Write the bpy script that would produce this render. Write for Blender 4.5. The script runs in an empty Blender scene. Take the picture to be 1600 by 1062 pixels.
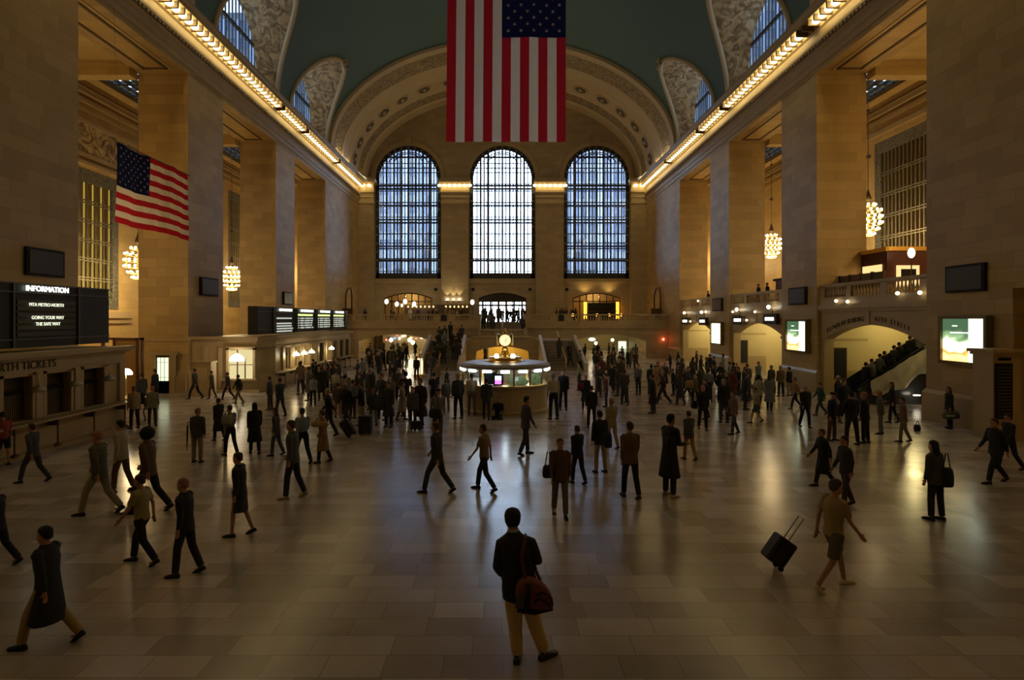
BULB = 8.5; AISLE = 1.15; PASS = 1.0; WORLD = 8.0; EXPO = 0.57
import bpy, math, random
from math import sin, cos, pi, sqrt, radians as R
from mathutils import Vector, Matrix
random.seed(7)
SC = bpy.context.scene
COL = SC.collection
F = 880.0; CX = 785.0; CY = 498.0; EYE = 4.3      # focal length in px, vanishing point, eye height

def P(px, py, d):
    return Vector(((px-CX)*d/F, d, EYE-(py-CY)*d/F))
def Yof(px, x):
    return abs(x)*F/abs(px-CX)

# ------------------------------------------------------------------ materials
MATS = {}
def newmat(name):
    m = bpy.data.materials.new(name); m.use_nodes = True
    nt = m.node_tree; nt.nodes.clear()
    out = nt.nodes.new('ShaderNodeOutputMaterial')
    return m, nt, out
def N(nt, typ, **kw):
    n = nt.nodes.new(typ)
    for k, v in kw.items():
        if k.startswith('i_'):
            n.inputs[k[2:].replace('_', ' ')].default_value = v
        else: setattr(n, k, v)
    return n
def rgb(c): return (c[0], c[1], c[2], 1.0)
def flagcloth(name, col):
    m, nt, out = newmat(name); L = nt.links.new
    d = N(nt, 'ShaderNodeBsdfDiffuse'); d.inputs['Color'].default_value = rgb(col); t = N(nt, 'ShaderNodeBsdfTranslucent'); t.inputs['Color'].default_value = rgb(col)
    tc = N(nt, 'ShaderNodeTexCoord'); nz = N(nt, 'ShaderNodeTexNoise'); nz.inputs['Scale'].default_value = 1.5; nz.inputs['Distortion'].default_value = 1.5; L(tc.outputs['Object'], nz.inputs['Vector'])
    bp = N(nt, 'ShaderNodeBump'); bp.inputs['Strength'].default_value = .5; bp.inputs['Distance'].default_value = .15; L(nz.outputs['Fac'], bp.inputs['Height']); L(bp.outputs[0], d.inputs['Normal']); L(bp.outputs[0], t.inputs['Normal'])
    mx = N(nt, 'ShaderNodeMixShader'); mx.inputs[0].default_value = .55; L(d.outputs[0], mx.inputs[1]); L(t.outputs[0], mx.inputs[2]); L(mx.outputs[0], out.inputs[0]); return m
def plain(name, col, rough=0.6, metal=0.0, noise=0.12, scale=6.0, spec=0.5, bump=0.0):
    if name in MATS: return MATS[name]
    m, nt, out = newmat(name); L = nt.links.new
    b = N(nt, 'ShaderNodeBsdfPrincipled')
    b.inputs['Roughness'].default_value = rough; b.inputs['Metallic'].default_value = metal
    b.inputs['Specular IOR Level'].default_value = spec
    tc = N(nt, 'ShaderNodeTexCoord'); nz = N(nt, 'ShaderNodeTexNoise'); nz.inputs['Scale'].default_value = scale
    nz.inputs['Detail'].default_value = 3
    L(tc.outputs['Object'], nz.inputs['Vector'])
    mr = N(nt, 'ShaderNodeMapRange'); mr.inputs['To Min'].default_value = 1-noise; mr.inputs['To Max'].default_value = 1+noise
    L(nz.outputs['Fac'], mr.inputs['Value'])
    mx = N(nt, 'ShaderNodeVectorMath', operation='SCALE'); mx.inputs[0].default_value = col[:3]
    L(mr.outputs[0], mx.inputs['Scale']); L(mx.outputs[0], b.inputs['Base Color'])
    if bump:
        bp = N(nt, 'ShaderNodeBump'); bp.inputs['Strength'].default_value = bump; bp.inputs['Distance'].default_value = 0.1
        L(nz.outputs['Fac'], bp.inputs['Height']); L(bp.outputs[0], b.inputs['Normal'])
    L(b.outputs[0], out.inputs[0]); MATS[name] = m
    return m
def emit(name, col, strength):
    if name in MATS: return MATS[name]
    m, nt, out = newmat(name)
    e = N(nt, 'ShaderNodeEmission'); e.inputs['Color'].default_value = rgb(col); e.inputs['Strength'].default_value = strength
    nt.links.new(e.outputs[0], out.inputs[0]); MATS[name] = m
    return m
def glassmat(name, tint=(.8, .9, 1.0), gl=0.06):
    if name in MATS: return MATS[name]
    m, nt, out = newmat(name); L = nt.links.new
    t = N(nt, 'ShaderNodeBsdfTransparent'); t.inputs['Color'].default_value = rgb(tint)
    g = N(nt, 'ShaderNodeBsdfGlossy'); g.inputs['Roughness'].default_value = .05
    mx = N(nt, 'ShaderNodeMixShader'); mx.inputs[0].default_value = gl
    L(t.outputs[0], mx.inputs[1]); L(g.outputs[0], mx.inputs[2]); L(mx.outputs[0], out.inputs[0])
    MATS[name] = m; return m
def stone(name, c1, c2, mortar, bw=1.55, bh=.56, rough=.55, off=.5, ms=.008):
    m, nt, out = newmat(name); L = nt.links.new
    b = N(nt, 'ShaderNodeBsdfPrincipled'); b.inputs['Roughness'].default_value = rough
    tc = N(nt, 'ShaderNodeTexCoord'); ge = N(nt, 'ShaderNodeNewGeometry')
    s = N(nt, 'ShaderNodeSeparateXYZ'); L(tc.outputs['Object'], s.inputs[0])
    n = N(nt, 'ShaderNodeSeparateXYZ'); L(ge.outputs['True Normal'], n.inputs[0])
    ab = N(nt, 'ShaderNodeMath', operation='ABSOLUTE'); L(n.outputs['X'], ab.inputs[0])
    gt = N(nt, 'ShaderNodeMath', operation='GREATER_THAN'); L(ab.outputs[0], gt.inputs[0]); gt.inputs[1].default_value = .6
    abz = N(nt, 'ShaderNodeMath', operation='ABSOLUTE'); L(n.outputs['Z'], abz.inputs[0])
    gz = N(nt, 'ShaderNodeMath', operation='GREATER_THAN'); L(abz.outputs[0], gz.inputs[0]); gz.inputs[1].default_value = .8
    mu = N(nt, 'ShaderNodeMix', data_type='FLOAT'); L(gt.outputs[0], mu.inputs['Factor']); L(s.outputs['X'], mu.inputs[2]); L(s.outputs['Y'], mu.inputs[3])
    mv = N(nt, 'ShaderNodeMix', data_type='FLOAT'); L(gz.outputs[0], mv.inputs['Factor']); L(s.outputs['Z'], mv.inputs[2]); L(s.outputs['Y'], mv.inputs[3])
    cb = N(nt, 'ShaderNodeCombineXYZ'); L(mu.outputs[0], cb.inputs[0]); L(mv.outputs[0], cb.inputs[1])
    br = N(nt, 'ShaderNodeTexBrick'); L(cb.outputs[0], br.inputs['Vector']); br.offset = off; br.squash = .72; br.squash_frequency = 3
    br.inputs['Color1'].default_value = rgb(c1); br.inputs['Color2'].default_value = rgb(c2); br.inputs['Mortar'].default_value = rgb(mortar)
    br.inputs['Scale'].default_value = 1; br.inputs['Mortar Size'].default_value = ms; br.inputs['Mortar Smooth'].default_value = .3
    br.inputs['Brick Width'].default_value = bw; br.inputs['Row Height'].default_value = bh; br.inputs['Bias'].default_value = -.1
    nz = N(nt, 'ShaderNodeTexNoise'); nz.inputs['Scale'].default_value = .35; nz.inputs['Detail'].default_value = 6; L(tc.outputs['Object'], nz.inputs['Vector'])
    mr = N(nt, 'ShaderNodeMapRange'); mr.inputs['To Min'].default_value = .78; mr.inputs['To Max'].default_value = 1.2; L(nz.outputs['Fac'], mr.inputs['Value'])
    sc = N(nt, 'ShaderNodeVectorMath', operation='SCALE'); L(br.outputs['Color'], sc.inputs[0]); L(mr.outputs[0], sc.inputs['Scale'])
    L(sc.outputs[0], b.inputs['Base Color']); L(b.outputs[0], out.inputs[0]); MATS[name] = m
    return m
def floor_mat():
    m, nt, out = newmat('polished_floor_marble'); L = nt.links.new
    b = N(nt, 'ShaderNodeBsdfPrincipled'); tc = N(nt, 'ShaderNodeTexCoord')
    br = N(nt, 'ShaderNodeTexBrick'); L(tc.outputs['Object'], br.inputs['Vector']); br.offset = .37; br.offset_frequency = 2; br.squash = .7; br.squash_frequency = 3
    br.inputs['Color1'].default_value = rgb((.29, .245, .215)); br.inputs['Color2'].default_value = rgb((.47, .415, .38)); br.inputs['Mortar'].default_value = rgb((.17, .135, .11))
    br.inputs['Scale'].default_value = 1; br.inputs['Mortar Size'].default_value = .004; br.inputs['Brick Width'].default_value = 1.05; br.inputs['Row Height'].default_value = .45
    nz = N(nt, 'ShaderNodeTexNoise'); nz.inputs['Scale'].default_value = 1.1; nz.inputs['Detail'].default_value = 8; nz.inputs['Distortion'].default_value = .6; L(tc.outputs['Object'], nz.inputs['Vector'])
    mr = N(nt, 'ShaderNodeMapRange'); mr.inputs['To Min'].default_value = .8; mr.inputs['To Max'].default_value = 1.2; L(nz.outputs['Fac'], mr.inputs['Value'])
    sc = N(nt, 'ShaderNodeVectorMath', operation='SCALE'); L(br.outputs['Color'], sc.inputs[0]); L(mr.outputs[0], sc.inputs['Scale']); L(sc.outputs[0], b.inputs['Base Color'])
    r = N(nt, 'ShaderNodeMapRange'); r.inputs['To Min'].default_value = .14; r.inputs['To Max'].default_value = .30; L(nz.outputs['Fac'], r.inputs['Value']); L(r.outputs[0], b.inputs['Roughness'])
    n2 = N(nt, 'ShaderNodeTexNoise'); n2.inputs['Scale'].default_value = 1.6; L(tc.outputs['Object'], n2.inputs['Vector'])
    bp = N(nt, 'ShaderNodeBump'); bp.inputs['Strength'].default_value = .04; bp.inputs['Distance'].default_value = .03; L(n2.outputs['Fac'], bp.inputs['Height']); L(bp.outputs[0], b.inputs['Normal'])
    b.inputs['Specular IOR Level'].default_value = .55
    L(b.outputs[0], out.inputs[0]); MATS['floor'] = m; return m
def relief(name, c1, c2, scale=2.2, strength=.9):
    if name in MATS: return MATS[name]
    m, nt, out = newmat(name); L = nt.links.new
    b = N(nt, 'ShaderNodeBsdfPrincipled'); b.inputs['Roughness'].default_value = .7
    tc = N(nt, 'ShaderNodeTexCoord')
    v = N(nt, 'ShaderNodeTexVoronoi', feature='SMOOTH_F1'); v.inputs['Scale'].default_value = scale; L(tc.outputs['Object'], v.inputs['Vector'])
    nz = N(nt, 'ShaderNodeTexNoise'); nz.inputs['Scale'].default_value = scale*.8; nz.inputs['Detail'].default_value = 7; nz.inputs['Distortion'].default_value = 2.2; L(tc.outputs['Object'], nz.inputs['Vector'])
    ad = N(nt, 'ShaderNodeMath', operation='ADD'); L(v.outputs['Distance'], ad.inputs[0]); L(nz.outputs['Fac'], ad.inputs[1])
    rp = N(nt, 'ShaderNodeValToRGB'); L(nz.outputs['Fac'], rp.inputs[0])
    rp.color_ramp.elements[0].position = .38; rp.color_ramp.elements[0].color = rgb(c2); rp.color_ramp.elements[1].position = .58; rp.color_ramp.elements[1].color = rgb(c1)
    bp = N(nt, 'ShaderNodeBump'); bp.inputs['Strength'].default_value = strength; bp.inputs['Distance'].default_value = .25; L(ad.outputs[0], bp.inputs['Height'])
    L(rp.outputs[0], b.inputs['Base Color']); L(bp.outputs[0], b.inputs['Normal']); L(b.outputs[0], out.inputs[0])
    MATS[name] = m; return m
def teal_mat():
    m, nt, out = newmat('teal_painted_vault'); L = nt.links.new
    b = N(nt, 'ShaderNodeBsdfPrincipled'); b.inputs['Roughness'].default_value = .6
    tc = N(nt, 'ShaderNodeTexCoord')
    nz = N(nt, 'ShaderNodeTexNoise'); nz.inputs['Scale'].default_value = .22; nz.inputs['Detail'].default_value = 2; nz.inputs['Distortion'].default_value = 2.5; L(tc.outputs['Object'], nz.inputs['Vector'])
    a = N(nt, 'ShaderNodeMath', operation='SUBTRACT'); L(nz.outputs['Fac'], a.inputs[0]); a.inputs[1].default_value = .5
    c = N(nt, 'ShaderNodeMath', operation='ABSOLUTE'); L(a.outputs[0], c.inputs[0])
    d = N(nt, 'ShaderNodeMath', operation='LESS_THAN'); L(c.outputs[0], d.inputs[0]); d.inputs[1].default_value = .0035
    # the gilt outline drawings only spread over one stretch of the vault
    s = N(nt, 'ShaderNodeSeparateXYZ'); L(tc.outputs['Object'], s.inputs[0])
    g1 = N(nt, 'ShaderNodeMath', operation='GREATER_THAN'); L(s.outputs['X'], g1.inputs[0]); g1.inputs[1].default_value = 3.0
    g2 = N(nt, 'ShaderNodeMath', operation='LESS_THAN'); L(s.outputs['X'], g2.inputs[0]); g2.inputs[1].default_value = 10.5
    m1 = N(nt, 'ShaderNodeMath', operation='MULTIPLY'); L(g1.outputs[0], m1.inputs[0]); L(g2.outputs[0], m1.inputs[1])
    m2 = N(nt, 'ShaderNodeMath', operation='MULTIPLY'); L(m1.outputs[0], m2.inputs[0]); L(d.outputs[0], m2.inputs[1])
    m3 = N(nt, 'ShaderNodeMath', operation='MULTIPLY'); L(m2.outputs[0], m3.inputs[0]); m3.inputs[1].default_value = .35
    mx = N(nt, 'ShaderNodeMix', data_type='RGBA'); L(m3.outputs[0], mx.inputs['Factor'])
    mx.inputs[6].default_value = rgb((.10, .185, .185)); mx.inputs[7].default_value = rgb((.30, .27, .14))
    L(mx.outputs[2], b.inputs['Base Color']); L(b.outputs[0], out.inputs[0]); MATS['teal'] = m; return m

# ------------------------------------------------------------------ geometry
class MB:
    def __init__(s): s.v = []; s.f = []; s.m = []
    def add(s, vs, fs, mi=0):
        o = len(s.v); s.v += [tuple(x) for x in vs]
        for f in fs: s.f.append(tuple(i+o for i in f)); s.m.append(mi)
        return s
    def box(s, x0, x1, y0, y1, z0, z1, mi=0):
        if x0 > x1: x0, x1 = x1, x0
        if y0 > y1: y0, y1 = y1, y0
        v = [(x0,y0,z0),(x1,y0,z0),(x1,y1,z0),(x0,y1,z0),(x0,y0,z1),(x1,y0,z1),(x1,y1,z1),(x0,y1,z1)]
        return s.add(v, [(0,3,2,1),(4,5,6,7),(0,1,5,4),(1,2,6,5),(2,3,7,6),(3,0,4,7)], mi)
    def quad(s, a, b, c, d, mi=0): return s.add([a,b,c,d], [(0,1,2,3)], mi)
    def prism(s, poly, axis, a, b, mi=0):
        # poly: 2D points; axis 'x': poly=(y,z), 'y': poly=(x,z), 'z': poly=(x,y)
        n = len(poly)
        def mk(p, t): return (t, p[0], p[1]) if axis == 'x' else ((p[0], t, p[1]) if axis == 'y' else (p[0], p[1], t))
        v = [mk(p, a) for p in poly]+[mk(p, b) for p in poly]
        f = [tuple(range(n-1, -1, -1)), tuple(range(n, 2*n))]+[(i, (i+1) % n, (i+1) % n+n, i+n) for i in range(n)]
        return s.add(v, f, mi)
    def loft(s, rings, closed=False, cap=True, mi=0):
        n = len(rings[0]); v = [p for r in rings for p in r]; f = []
        m = len(rings)
        for i in range(m-1 if not closed else m):
            for j in range(n):
                a = i*n+j; b = i*n+(j+1) % n; c = ((i+1) % m)*n+(j+1) % n; d = ((i+1) % m)*n+j
                f.append((a, b, c, d))
        if cap and not closed: f += [tuple(range(n-1, -1, -1)), tuple(range((m-1)*n, m*n))]
        return s.add(v, f, mi)
    def tube(s, pts, r, n=8, mi=0, closed=False):
        pts = [Vector(p) for p in pts]; rings = []; k = len(pts)
        rr = r if isinstance(r, (list, tuple)) else [r]*k
        prev = None
        for i, p in enumerate(pts):
            if closed: t = pts[(i+1) % k]-pts[i-1]
            else: t = pts[min(i+1, k-1)]-pts[max(i-1, 0)]
            if t.length < 1e-9: t = Vector((0,0,1))
            t.normalize()
            if prev is None:
                u = t.orthogonal().normalized()
            else:
                u = prev-t*prev.dot(t)
                u = u.normalized() if u.length > 1e-6 else t.orthogonal().normalized()
            prev = u; w = t.cross(u)
            rings.append([p+(u*cos(2*pi*j/n)+w*sin(2*pi*j/n))*rr[i] for j in range(n)])
        return s.loft(rings, closed=closed, mi=mi)
    def lathe(s, prof, c=(0,0,0), n=16, mi=0):
        rings = [[(c[0]+r*cos(2*pi*j/n), c[1]+r*sin(2*pi*j/n), c[2]+z) for j in range(n)] for r, z in prof]
        return s.loft(rings, mi=mi)
    def ball(s, c, r, n=12, m=8, sx=1, sy=1, sz=1, mi=0):
        rings = []
        for i in range(m+1):
            a = -pi/2+pi*i/m; rr = max(cos(a), .02)*r
            rings.append([(c[0]+rr*cos(2*pi*j/n)*sx, c[1]+rr*sin(2*pi*j/n)*sy, c[2]+sin(a)*r*sz) for j in range(n)])
        return s.loft(rings, mi=mi)
    def mesh(s, name, mats, smooth=False):
        me = bpy.data.meshes.new(name); me.from_pydata(s.v, [], s.f)
        for mt in (mats if isinstance(mats, (list, tuple)) else [mats]): me.materials.append(mt)
        me.polygons.foreach_set('material_index', s.m)
        if smooth: me.polygons.foreach_set('use_smooth', [True]*len(s.f))
        me.update(); return me
    def build(s, name, mats, parent=None, smooth=False):
        o = bpy.data.objects.new(name, s.mesh(name, mats, smooth)); COL.objects.link(o)
        if parent: setpar(o, parent)
        return o
def setpar(o, parent):
    o.parent = parent
    w = parent
    off = Vector((0,0,0))
    while w: off += Vector(w.location); w = w.parent
    o.location = -off            # vertices are written in world coordinates
def tag(o, label=None, cat=None, group=None, kind=None):
    if label: o['label'] = label
    if cat: o['category'] = cat
    if group: o['group'] = group
    if kind: o['kind'] = kind
    return o
def thing(name, loc, label, cat, group=None, kind=None, rz=0):
    o = bpy.data.objects.new(name, None); COL.objects.link(o); o.location = loc; o.rotation_euler = (0,0,rz)
    return tag(o, label, cat, group, kind)
def copy_tree(o, parent=None):
    c = o.copy(); COL.objects.link(c)
    if parent is not None: c.parent = parent
    for ch in o.children: copy_tree(ch, c)
    return c
def struct(name, mb, mats, smooth=False):
    return tag(mb.build(name, mats, None, smooth), kind='structure')
def text(body, size, mat, name, parent=None, loc=(0,0,0), rot=(pi/2,0,0), ext=.01, align='CENTER', scalex=1.0, offset=0.0):
    cu = bpy.data.curves.new(name, 'FONT'); cu.body = body; cu.size = size; cu.extrude = ext; cu.align_x = align; cu.align_y = 'CENTER'; cu.offset = offset
    cu.resolution_u = 3
    t = bpy.data.objects.new(name+'_tmp', cu); COL.objects.link(t)
    bpy.context.view_layer.update()
    me = bpy.data.meshes.new_from_object(t.evaluated_get(bpy.context.evaluated_depsgraph_get()))
    bpy.data.objects.remove(t)
    M = Matrix.Translation(Vector(loc)) @ Matrix.Rotation(rot[2], 4, 'Z') @ Matrix.Rotation(rot[0], 4, 'X') @ Matrix.Rotation(rot[1], 4, 'Y') @ Matrix.Diagonal((scalex,1,1,1))
    me.transform(M); me.materials.clear(); me.materials.append(mat)
    o = bpy.data.objects.new(name, me); COL.objects.link(o)
    if parent: setpar(o, parent)
    return o
def wallop(mb, axis, x0, x1, z0, z1, d0, d1, ops, mi=0, step=.25):
    """wall sheet of thickness d0..d1 with openings (xc, half, zb, zs, rise, kind) ; axis 'y': wall spans x,z ; 'x': spans y,z"""
    xs = {x0, x1}
    for (xc, h, zb, zs, rise, kind) in ops:
        a, b = xc-h, xc+h
        n = 1 if rise == 0 else max(12, int(2*h/step))
        for i in range(n+1): xs.add(round(a+(b-a)*(.5-.5*cos(pi*i/n) if rise else i/n), 5))
    xs = sorted(x for x in xs if x0-1e-6 <= x <= x1+1e-6)
    def top(op, x):
        xc, h, zb, zs, rise, kind = op
        u = min(1, abs(x-xc)/h)
        return zs+(rise*sqrt(max(0, 1-u*u)) if kind == 'e' else rise*(1-u*u))
    for a, b in zip(xs, xs[1:]):
        if b-a < 1e-5: continue
        m = (a+b)/2
        act = sorted([o for o in ops if abs(m-o[0]) < o[1]], key=lambda o: o[2])
        lo = (z0, z0)
        spans = []
        for o in act:
            if o[2] > lo[0]+1e-6: spans.append((lo, (o[2], o[2])))
            lo = (top(o, a), top(o, b))
        if lo[0] < z1: spans.append((lo, (z1, z1)))
        for (l0, l1), (h0, h1) in spans:
            mb.prism([(a, l0), (b, l1), (b, h1), (a, h0)], 'y' if axis == 'y' else 'x', d0, d1, mi)
    return mb
def sweep(mb, prof, axis, a, b, mi=0):
    """closed 2D profile extruded along an axis ('y': profile=(x,z))"""
    return mb.prism(prof, axis, a, b, mi)
def light(kind, loc, power, col=(1,.75,.4), size=.3, rot=None, sizey=None, spot=None, blend=.6):
    l = bpy.data.lights.new(kind.lower()+'_light', kind); l.energy = power; l.color = col
    if kind == 'AREA':
        l.size = size
        if sizey: l.shape = 'RECTANGLE'; l.size_y = sizey
    elif kind in ('POINT', 'SPOT'): l.shadow_soft_size = size
    if kind == 'SPOT': l.spot_size = spot or 1.5; l.spot_blend = blend
    o = bpy.data.objects.new(kind.lower()+'_light', l); COL.objects.link(o); o.location = loc
    if rot: o.rotation_euler = rot
    return o

# palette
M_WALL = stone('wall_stone', (.40, .275, .11), (.51, .36, .15), (.27, .19, .075))
M_FAR = stone('far_wall_stone', (.38, .29, .165), (.46, .35, .205), (.26, .19, .11), bw=1.4, bh=.5)
M_AISLE = stone('aisle_stone', (.50, .35, .13), (.60, .43, .17), (.36, .25, .09))
M_MARB = plain('counter_marble', (.42, .32, .18), .4, noise=.12, scale=1.5)
M_CREAM = plain('passage_cream_stone', (.62, .52, .27), .6, noise=.08, scale=.8)
M_TRIM = plain('trim_stone', (.42, .315, .17), .5, noise=.12, scale=1.2)
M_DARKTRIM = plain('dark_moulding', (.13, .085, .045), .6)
M_IRON = plain('window_iron', (.028, .03, .034), .5)
M_BRONZE = plain('bronze', (.10, .065, .035), .4, metal=.6)
M_BRASS = plain('brass', (.75, .50, .16), .28, metal=1.0)
M_BLACK = plain('matt_black', (.008, .008, .009), .7, spec=.3)
M_BOARD = plain('board_dark_metal', (.020, .020, .022), .5, spec=.3)
M_ARCH = plain('pale_vault_stone', (.60, .48, .29), .6, noise=.08, scale=.6)
M_GLASS = glassmat('clear_glass')
M_WHITE = plain('white_cloth', (.75, .72, .62), .8)
M_GREY = plain('grey_metal', (.25, .25, .25), .4, metal=.5)
M_MAROON = plain('maroon_wood', (.09, .02, .015), .35)
E_BULB = emit('bulb_glow', (1, .76, .33), BULB)
E_CHAN = emit('chandelier_bulb_glow', (1, .78, .42), 9.0)
E_GLOBE = emit('white_globe_glow', (1, .86, .62), 9.0)
E_FLUO = emit('cool_tube_glow', (.88, .97, 1.0), 5.0)
E_TEXT = emit('lit_letters', (.95, 1, .85), 2.6)
E_LED = emit('led_letters', (.95, 1.0, .72), .8)
E_YEL = emit('led_yellow', (.75, 1.0, .25), 1.2)
E_LED2 = emit('led_dim_letters', (.8, .85, .7), .45)
floor_mat(); teal_mat()
# ================================================================== the hall
HW = 18.3; YF = 72.0; VY = 59.2; Z0 = 22.1; CROWN = 33.6
PIERS = [(20.2, 24.3), (32.8, 36.9), (45.5, 49.6), (58.2, 62.3)]
NEAR = -8.0
fl = MB().box(-40, 40, NEAR-2, 100, -.4, 0)
struct('floor', fl, MATS['floor'])
# ---- piers
plab = {(-1,0): 'nearest stone pier on the left, rising behind the INFORMATION board',
        (-1,1): 'second stone pier on the left, with the lit glass door in its base',
        (-1,2): 'third stone pier on the left, behind the departures board',
        (-1,3): 'farthest stone pier on the left, where the side wall meets the end bay',
        (1,0): 'nearest stone pier on the right, carrying the large lit advertisement',
        (1,1): 'second stone pier on the right, with the smaller lit green and white advertisement',
        (1,2): 'third stone pier on the right, with the narrow lit white poster',
        (1,3): 'farthest stone pier on the right, where the side wall meets the end bay'}
for sx in (-1, 1):
    for k, (a, b) in enumerate(PIERS):
        t = thing('stone_pier', (sx*19.7, (a+b)/2, 0), plab[(sx,k)], 'pier', 'tall stone piers of the hall', 'structure')
        MB().box(sx*HW, sx*21.2, a, b, 0, 18.65).build('shaft', M_WALL, t)
        m = MB()
        m.box(sx*(HW-.12), sx*21.25, a-.12, b+.12, 0, 1.15)
        m.prism([(sx*(HW-.12), 1.15), (sx*(HW), 1.3), (sx*21.2, 1.3), (sx*21.25, 1.15)], 'y', a-.1, b+.1)
        m.build('plinth', M_MARB, t)
        MB().box(sx*(HW-.06), sx*21.25, a-.06, b+.06, 3.0, 3.16).build('band', M_TRIM, t)
# ---- side walls: beam, cornice, clerestory
def side(sx):
    w = MB()
    w.box(sx*HW, sx*21.2, NEAR, 62.3, 18.6, Z0)                    # beam over the openings
    w.box(sx*HW, sx*19.2, 62.3, 84, 0, Z0+1)                      # solid end bay
    w.box(sx*HW, sx*21.2, NEAR, 20.2, 5.4, 18.6)
    w.box(sx*21.2, sx*26.5, 62.3, 62.9, 0, 20)
    # clerestory wall behind the lunettes, with arched windows
    wallop(w, 'x', NEAR, 62.0, Z0, 30.0, sx*19.3, sx*19.9, [(c, 3.9, 23.0, 24.4, 3.9, 'e') for c in (28.9, 41.5, 54.3)])
    struct('wall_left' if sx < 0 else 'wall_right', w, M_WALL)
    # cornice
    c = MB()
    prof = [(0,18.9),(.06,18.9),(.06,19.25),(.12,19.3),(.12,19.75),(.24,19.85),(.24,20.0),(.34,20.08),(.34,20.22),(.12,20.34),(.12,20.85),(.22,20.95),(.22,21.32),(.95,21.32),(.98,21.55),(1.06,21.7),(1.06,21.85),(.5,22.0),(0,22.15)]
    pts = [(sx*(HW-d), z) for d, z in prof]+[(sx*(HW+.5), 22.15), (sx*(HW+.5), 18.9)]
    c.prism(pts, 'y', NEAR, 71.2)
    o = tag(c.build('trim_1' if sx < 0 else 'trim_2', M_TRIM), kind='structure')
    dm = MB(); y = 24.0
    while y < 71:                                                    # dentil course
        dm.box(sx*(HW-.24), sx*(HW-.36), y, y+.16, 19.86, 20.04); y += .32
    dm.build('dentil_course', M_DARKTRIM, o)
    br = MB(); y = 24.05
    while y < 71:                                                    # little brackets between the lamps
        br.box(sx*(HW-.2), sx*(HW-.9), y-.06, y+.06, 20.98, 21.34); y += .62
    br.build('bracket_course', M_DARKTRIM, o)
    # soffit panels under the beam
    for k in range(3):
        a = PIERS[k][1]; b = PIERS[k+1][0]; m = MB()
        x0, x1 = sx*(HW+.75), sx*20.5
        for (u0, u1, v0, v1) in ((x0, x0+sx*.14, a+.7, b-.7), (x1, x1-sx*.14, a+.7, b-.7), (x0, x1, a+.7, a+.84), (x0, x1, b-.84, b-.7)):
            m.box(u0, u1, v0, v1, 18.50, 18.62)
        m.build('soffit_moulding', M_DARKTRIM, o)
        MB().box(x0-sx*.2, x1+sx*.2, a+.5, b-.5, 18.56, 18.61).build('soffit_panel', M_AISLE, o)
side(-1); side(1)
# ---- near wall behind the camera
struct('wall_near', MB().box(-30, 30, NEAR-.6, NEAR, 0, 36), M_WALL)
# ---- vault with lunettes
LC = [15.8, 28.0, 40.6, 53.3]; LW = 5.0; LR = 5.35; LZ = 23.2
WC = [16.6, 28.9, 41.5, 54.3]; WR = 3.95
def cutz(y):
    for c in LC:
        u = abs(y-c)/LW
        if u < 1: return max(Z0, LZ-1.0+(LR+1.0)*sqrt(1-u*u))
    return Z0
BV = CROWN-Z0
def vx(z): return HW*sqrt(max(0, 1-((z-Z0)/BV)**2))
ys = []
for c in LC:
    ys += [c+LW*sin(pi/2*t/22.) for t in range(-22, 23)]
ys += [NEAR, 0, 5, 22.2, 34.9, 47.6, VY]
ys = sorted(set(round(y, 4) for y in ys))
vault = MB(); nz = 26
for sx in (-1, 1):
    grid = []
    for y in ys:
        t0 = math.asin((cutz(y)-Z0)/BV)
        grid.append([(sx*HW*cos(t0+(pi/2-t0)*i/nz), y, Z0+BV*sin(t0+(pi/2-t0)*i/nz)) for i in range(nz+1)])
    v = [p for g in grid for p in g]; n = nz+1
    vault.add(v, [(i*n+j, (i+1)*n+j, (i+1)*n+j+1, i*n+j+1) for i in range(len(ys)-1) for j in range(nz)])
vo = vault.build('ceiling', MATS['teal'], None, True); tag(vo, kind='structure')
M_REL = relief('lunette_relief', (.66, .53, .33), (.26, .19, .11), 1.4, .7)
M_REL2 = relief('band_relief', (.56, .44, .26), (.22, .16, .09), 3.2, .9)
for sx in (-1, 1):
    for c in LC:
        m = MB(); rings = []; K = 40; edge = []
        for t in range(K+1):
            y = c+LW*sin(pi*(t/K-.5)); z = cutz(y)
            xa = vx(z); row = []
            for q in range(7):
                s_ = q/6; yy = c+(y-c)*(1-.22*s_); zz = Z0+(z-Z0)*(1-.10*s_)
                row.append((sx*(xa+(19.35-xa)*s_), yy, zz))
            rings.append(row); edge.append((sx*xa, y, z))
        n = 7
        m.add([p for r in rings for p in r], [(i*n+j, (i+1)*n+j, (i+1)*n+j+1, i*n+j+1) for i in range(K) for j in range(6)])
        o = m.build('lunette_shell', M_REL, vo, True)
        e = MB().tube([(x-sx*.05, y, z) for x, y, z in edge], .2, 8); e.build('lunette_rib', M_ARCH, vo, True)
        # little cresting at the tip
        tip = edge[K//2]; b = MB().ball((tip[0]-sx*.2, tip[1], tip[2]+.1), .35, 8, 6, 1, .7, 1.1)
        b.ball((tip[0]-sx*.3, tip[1]-.3, tip[2]-.35), .22, 8, 6); b.ball((tip[0]-sx*.3, tip[1]+.3, tip[2]-.35), .22, 8, 6)
        b.build('lunette_crest', M_REL, vo, True)
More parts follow.
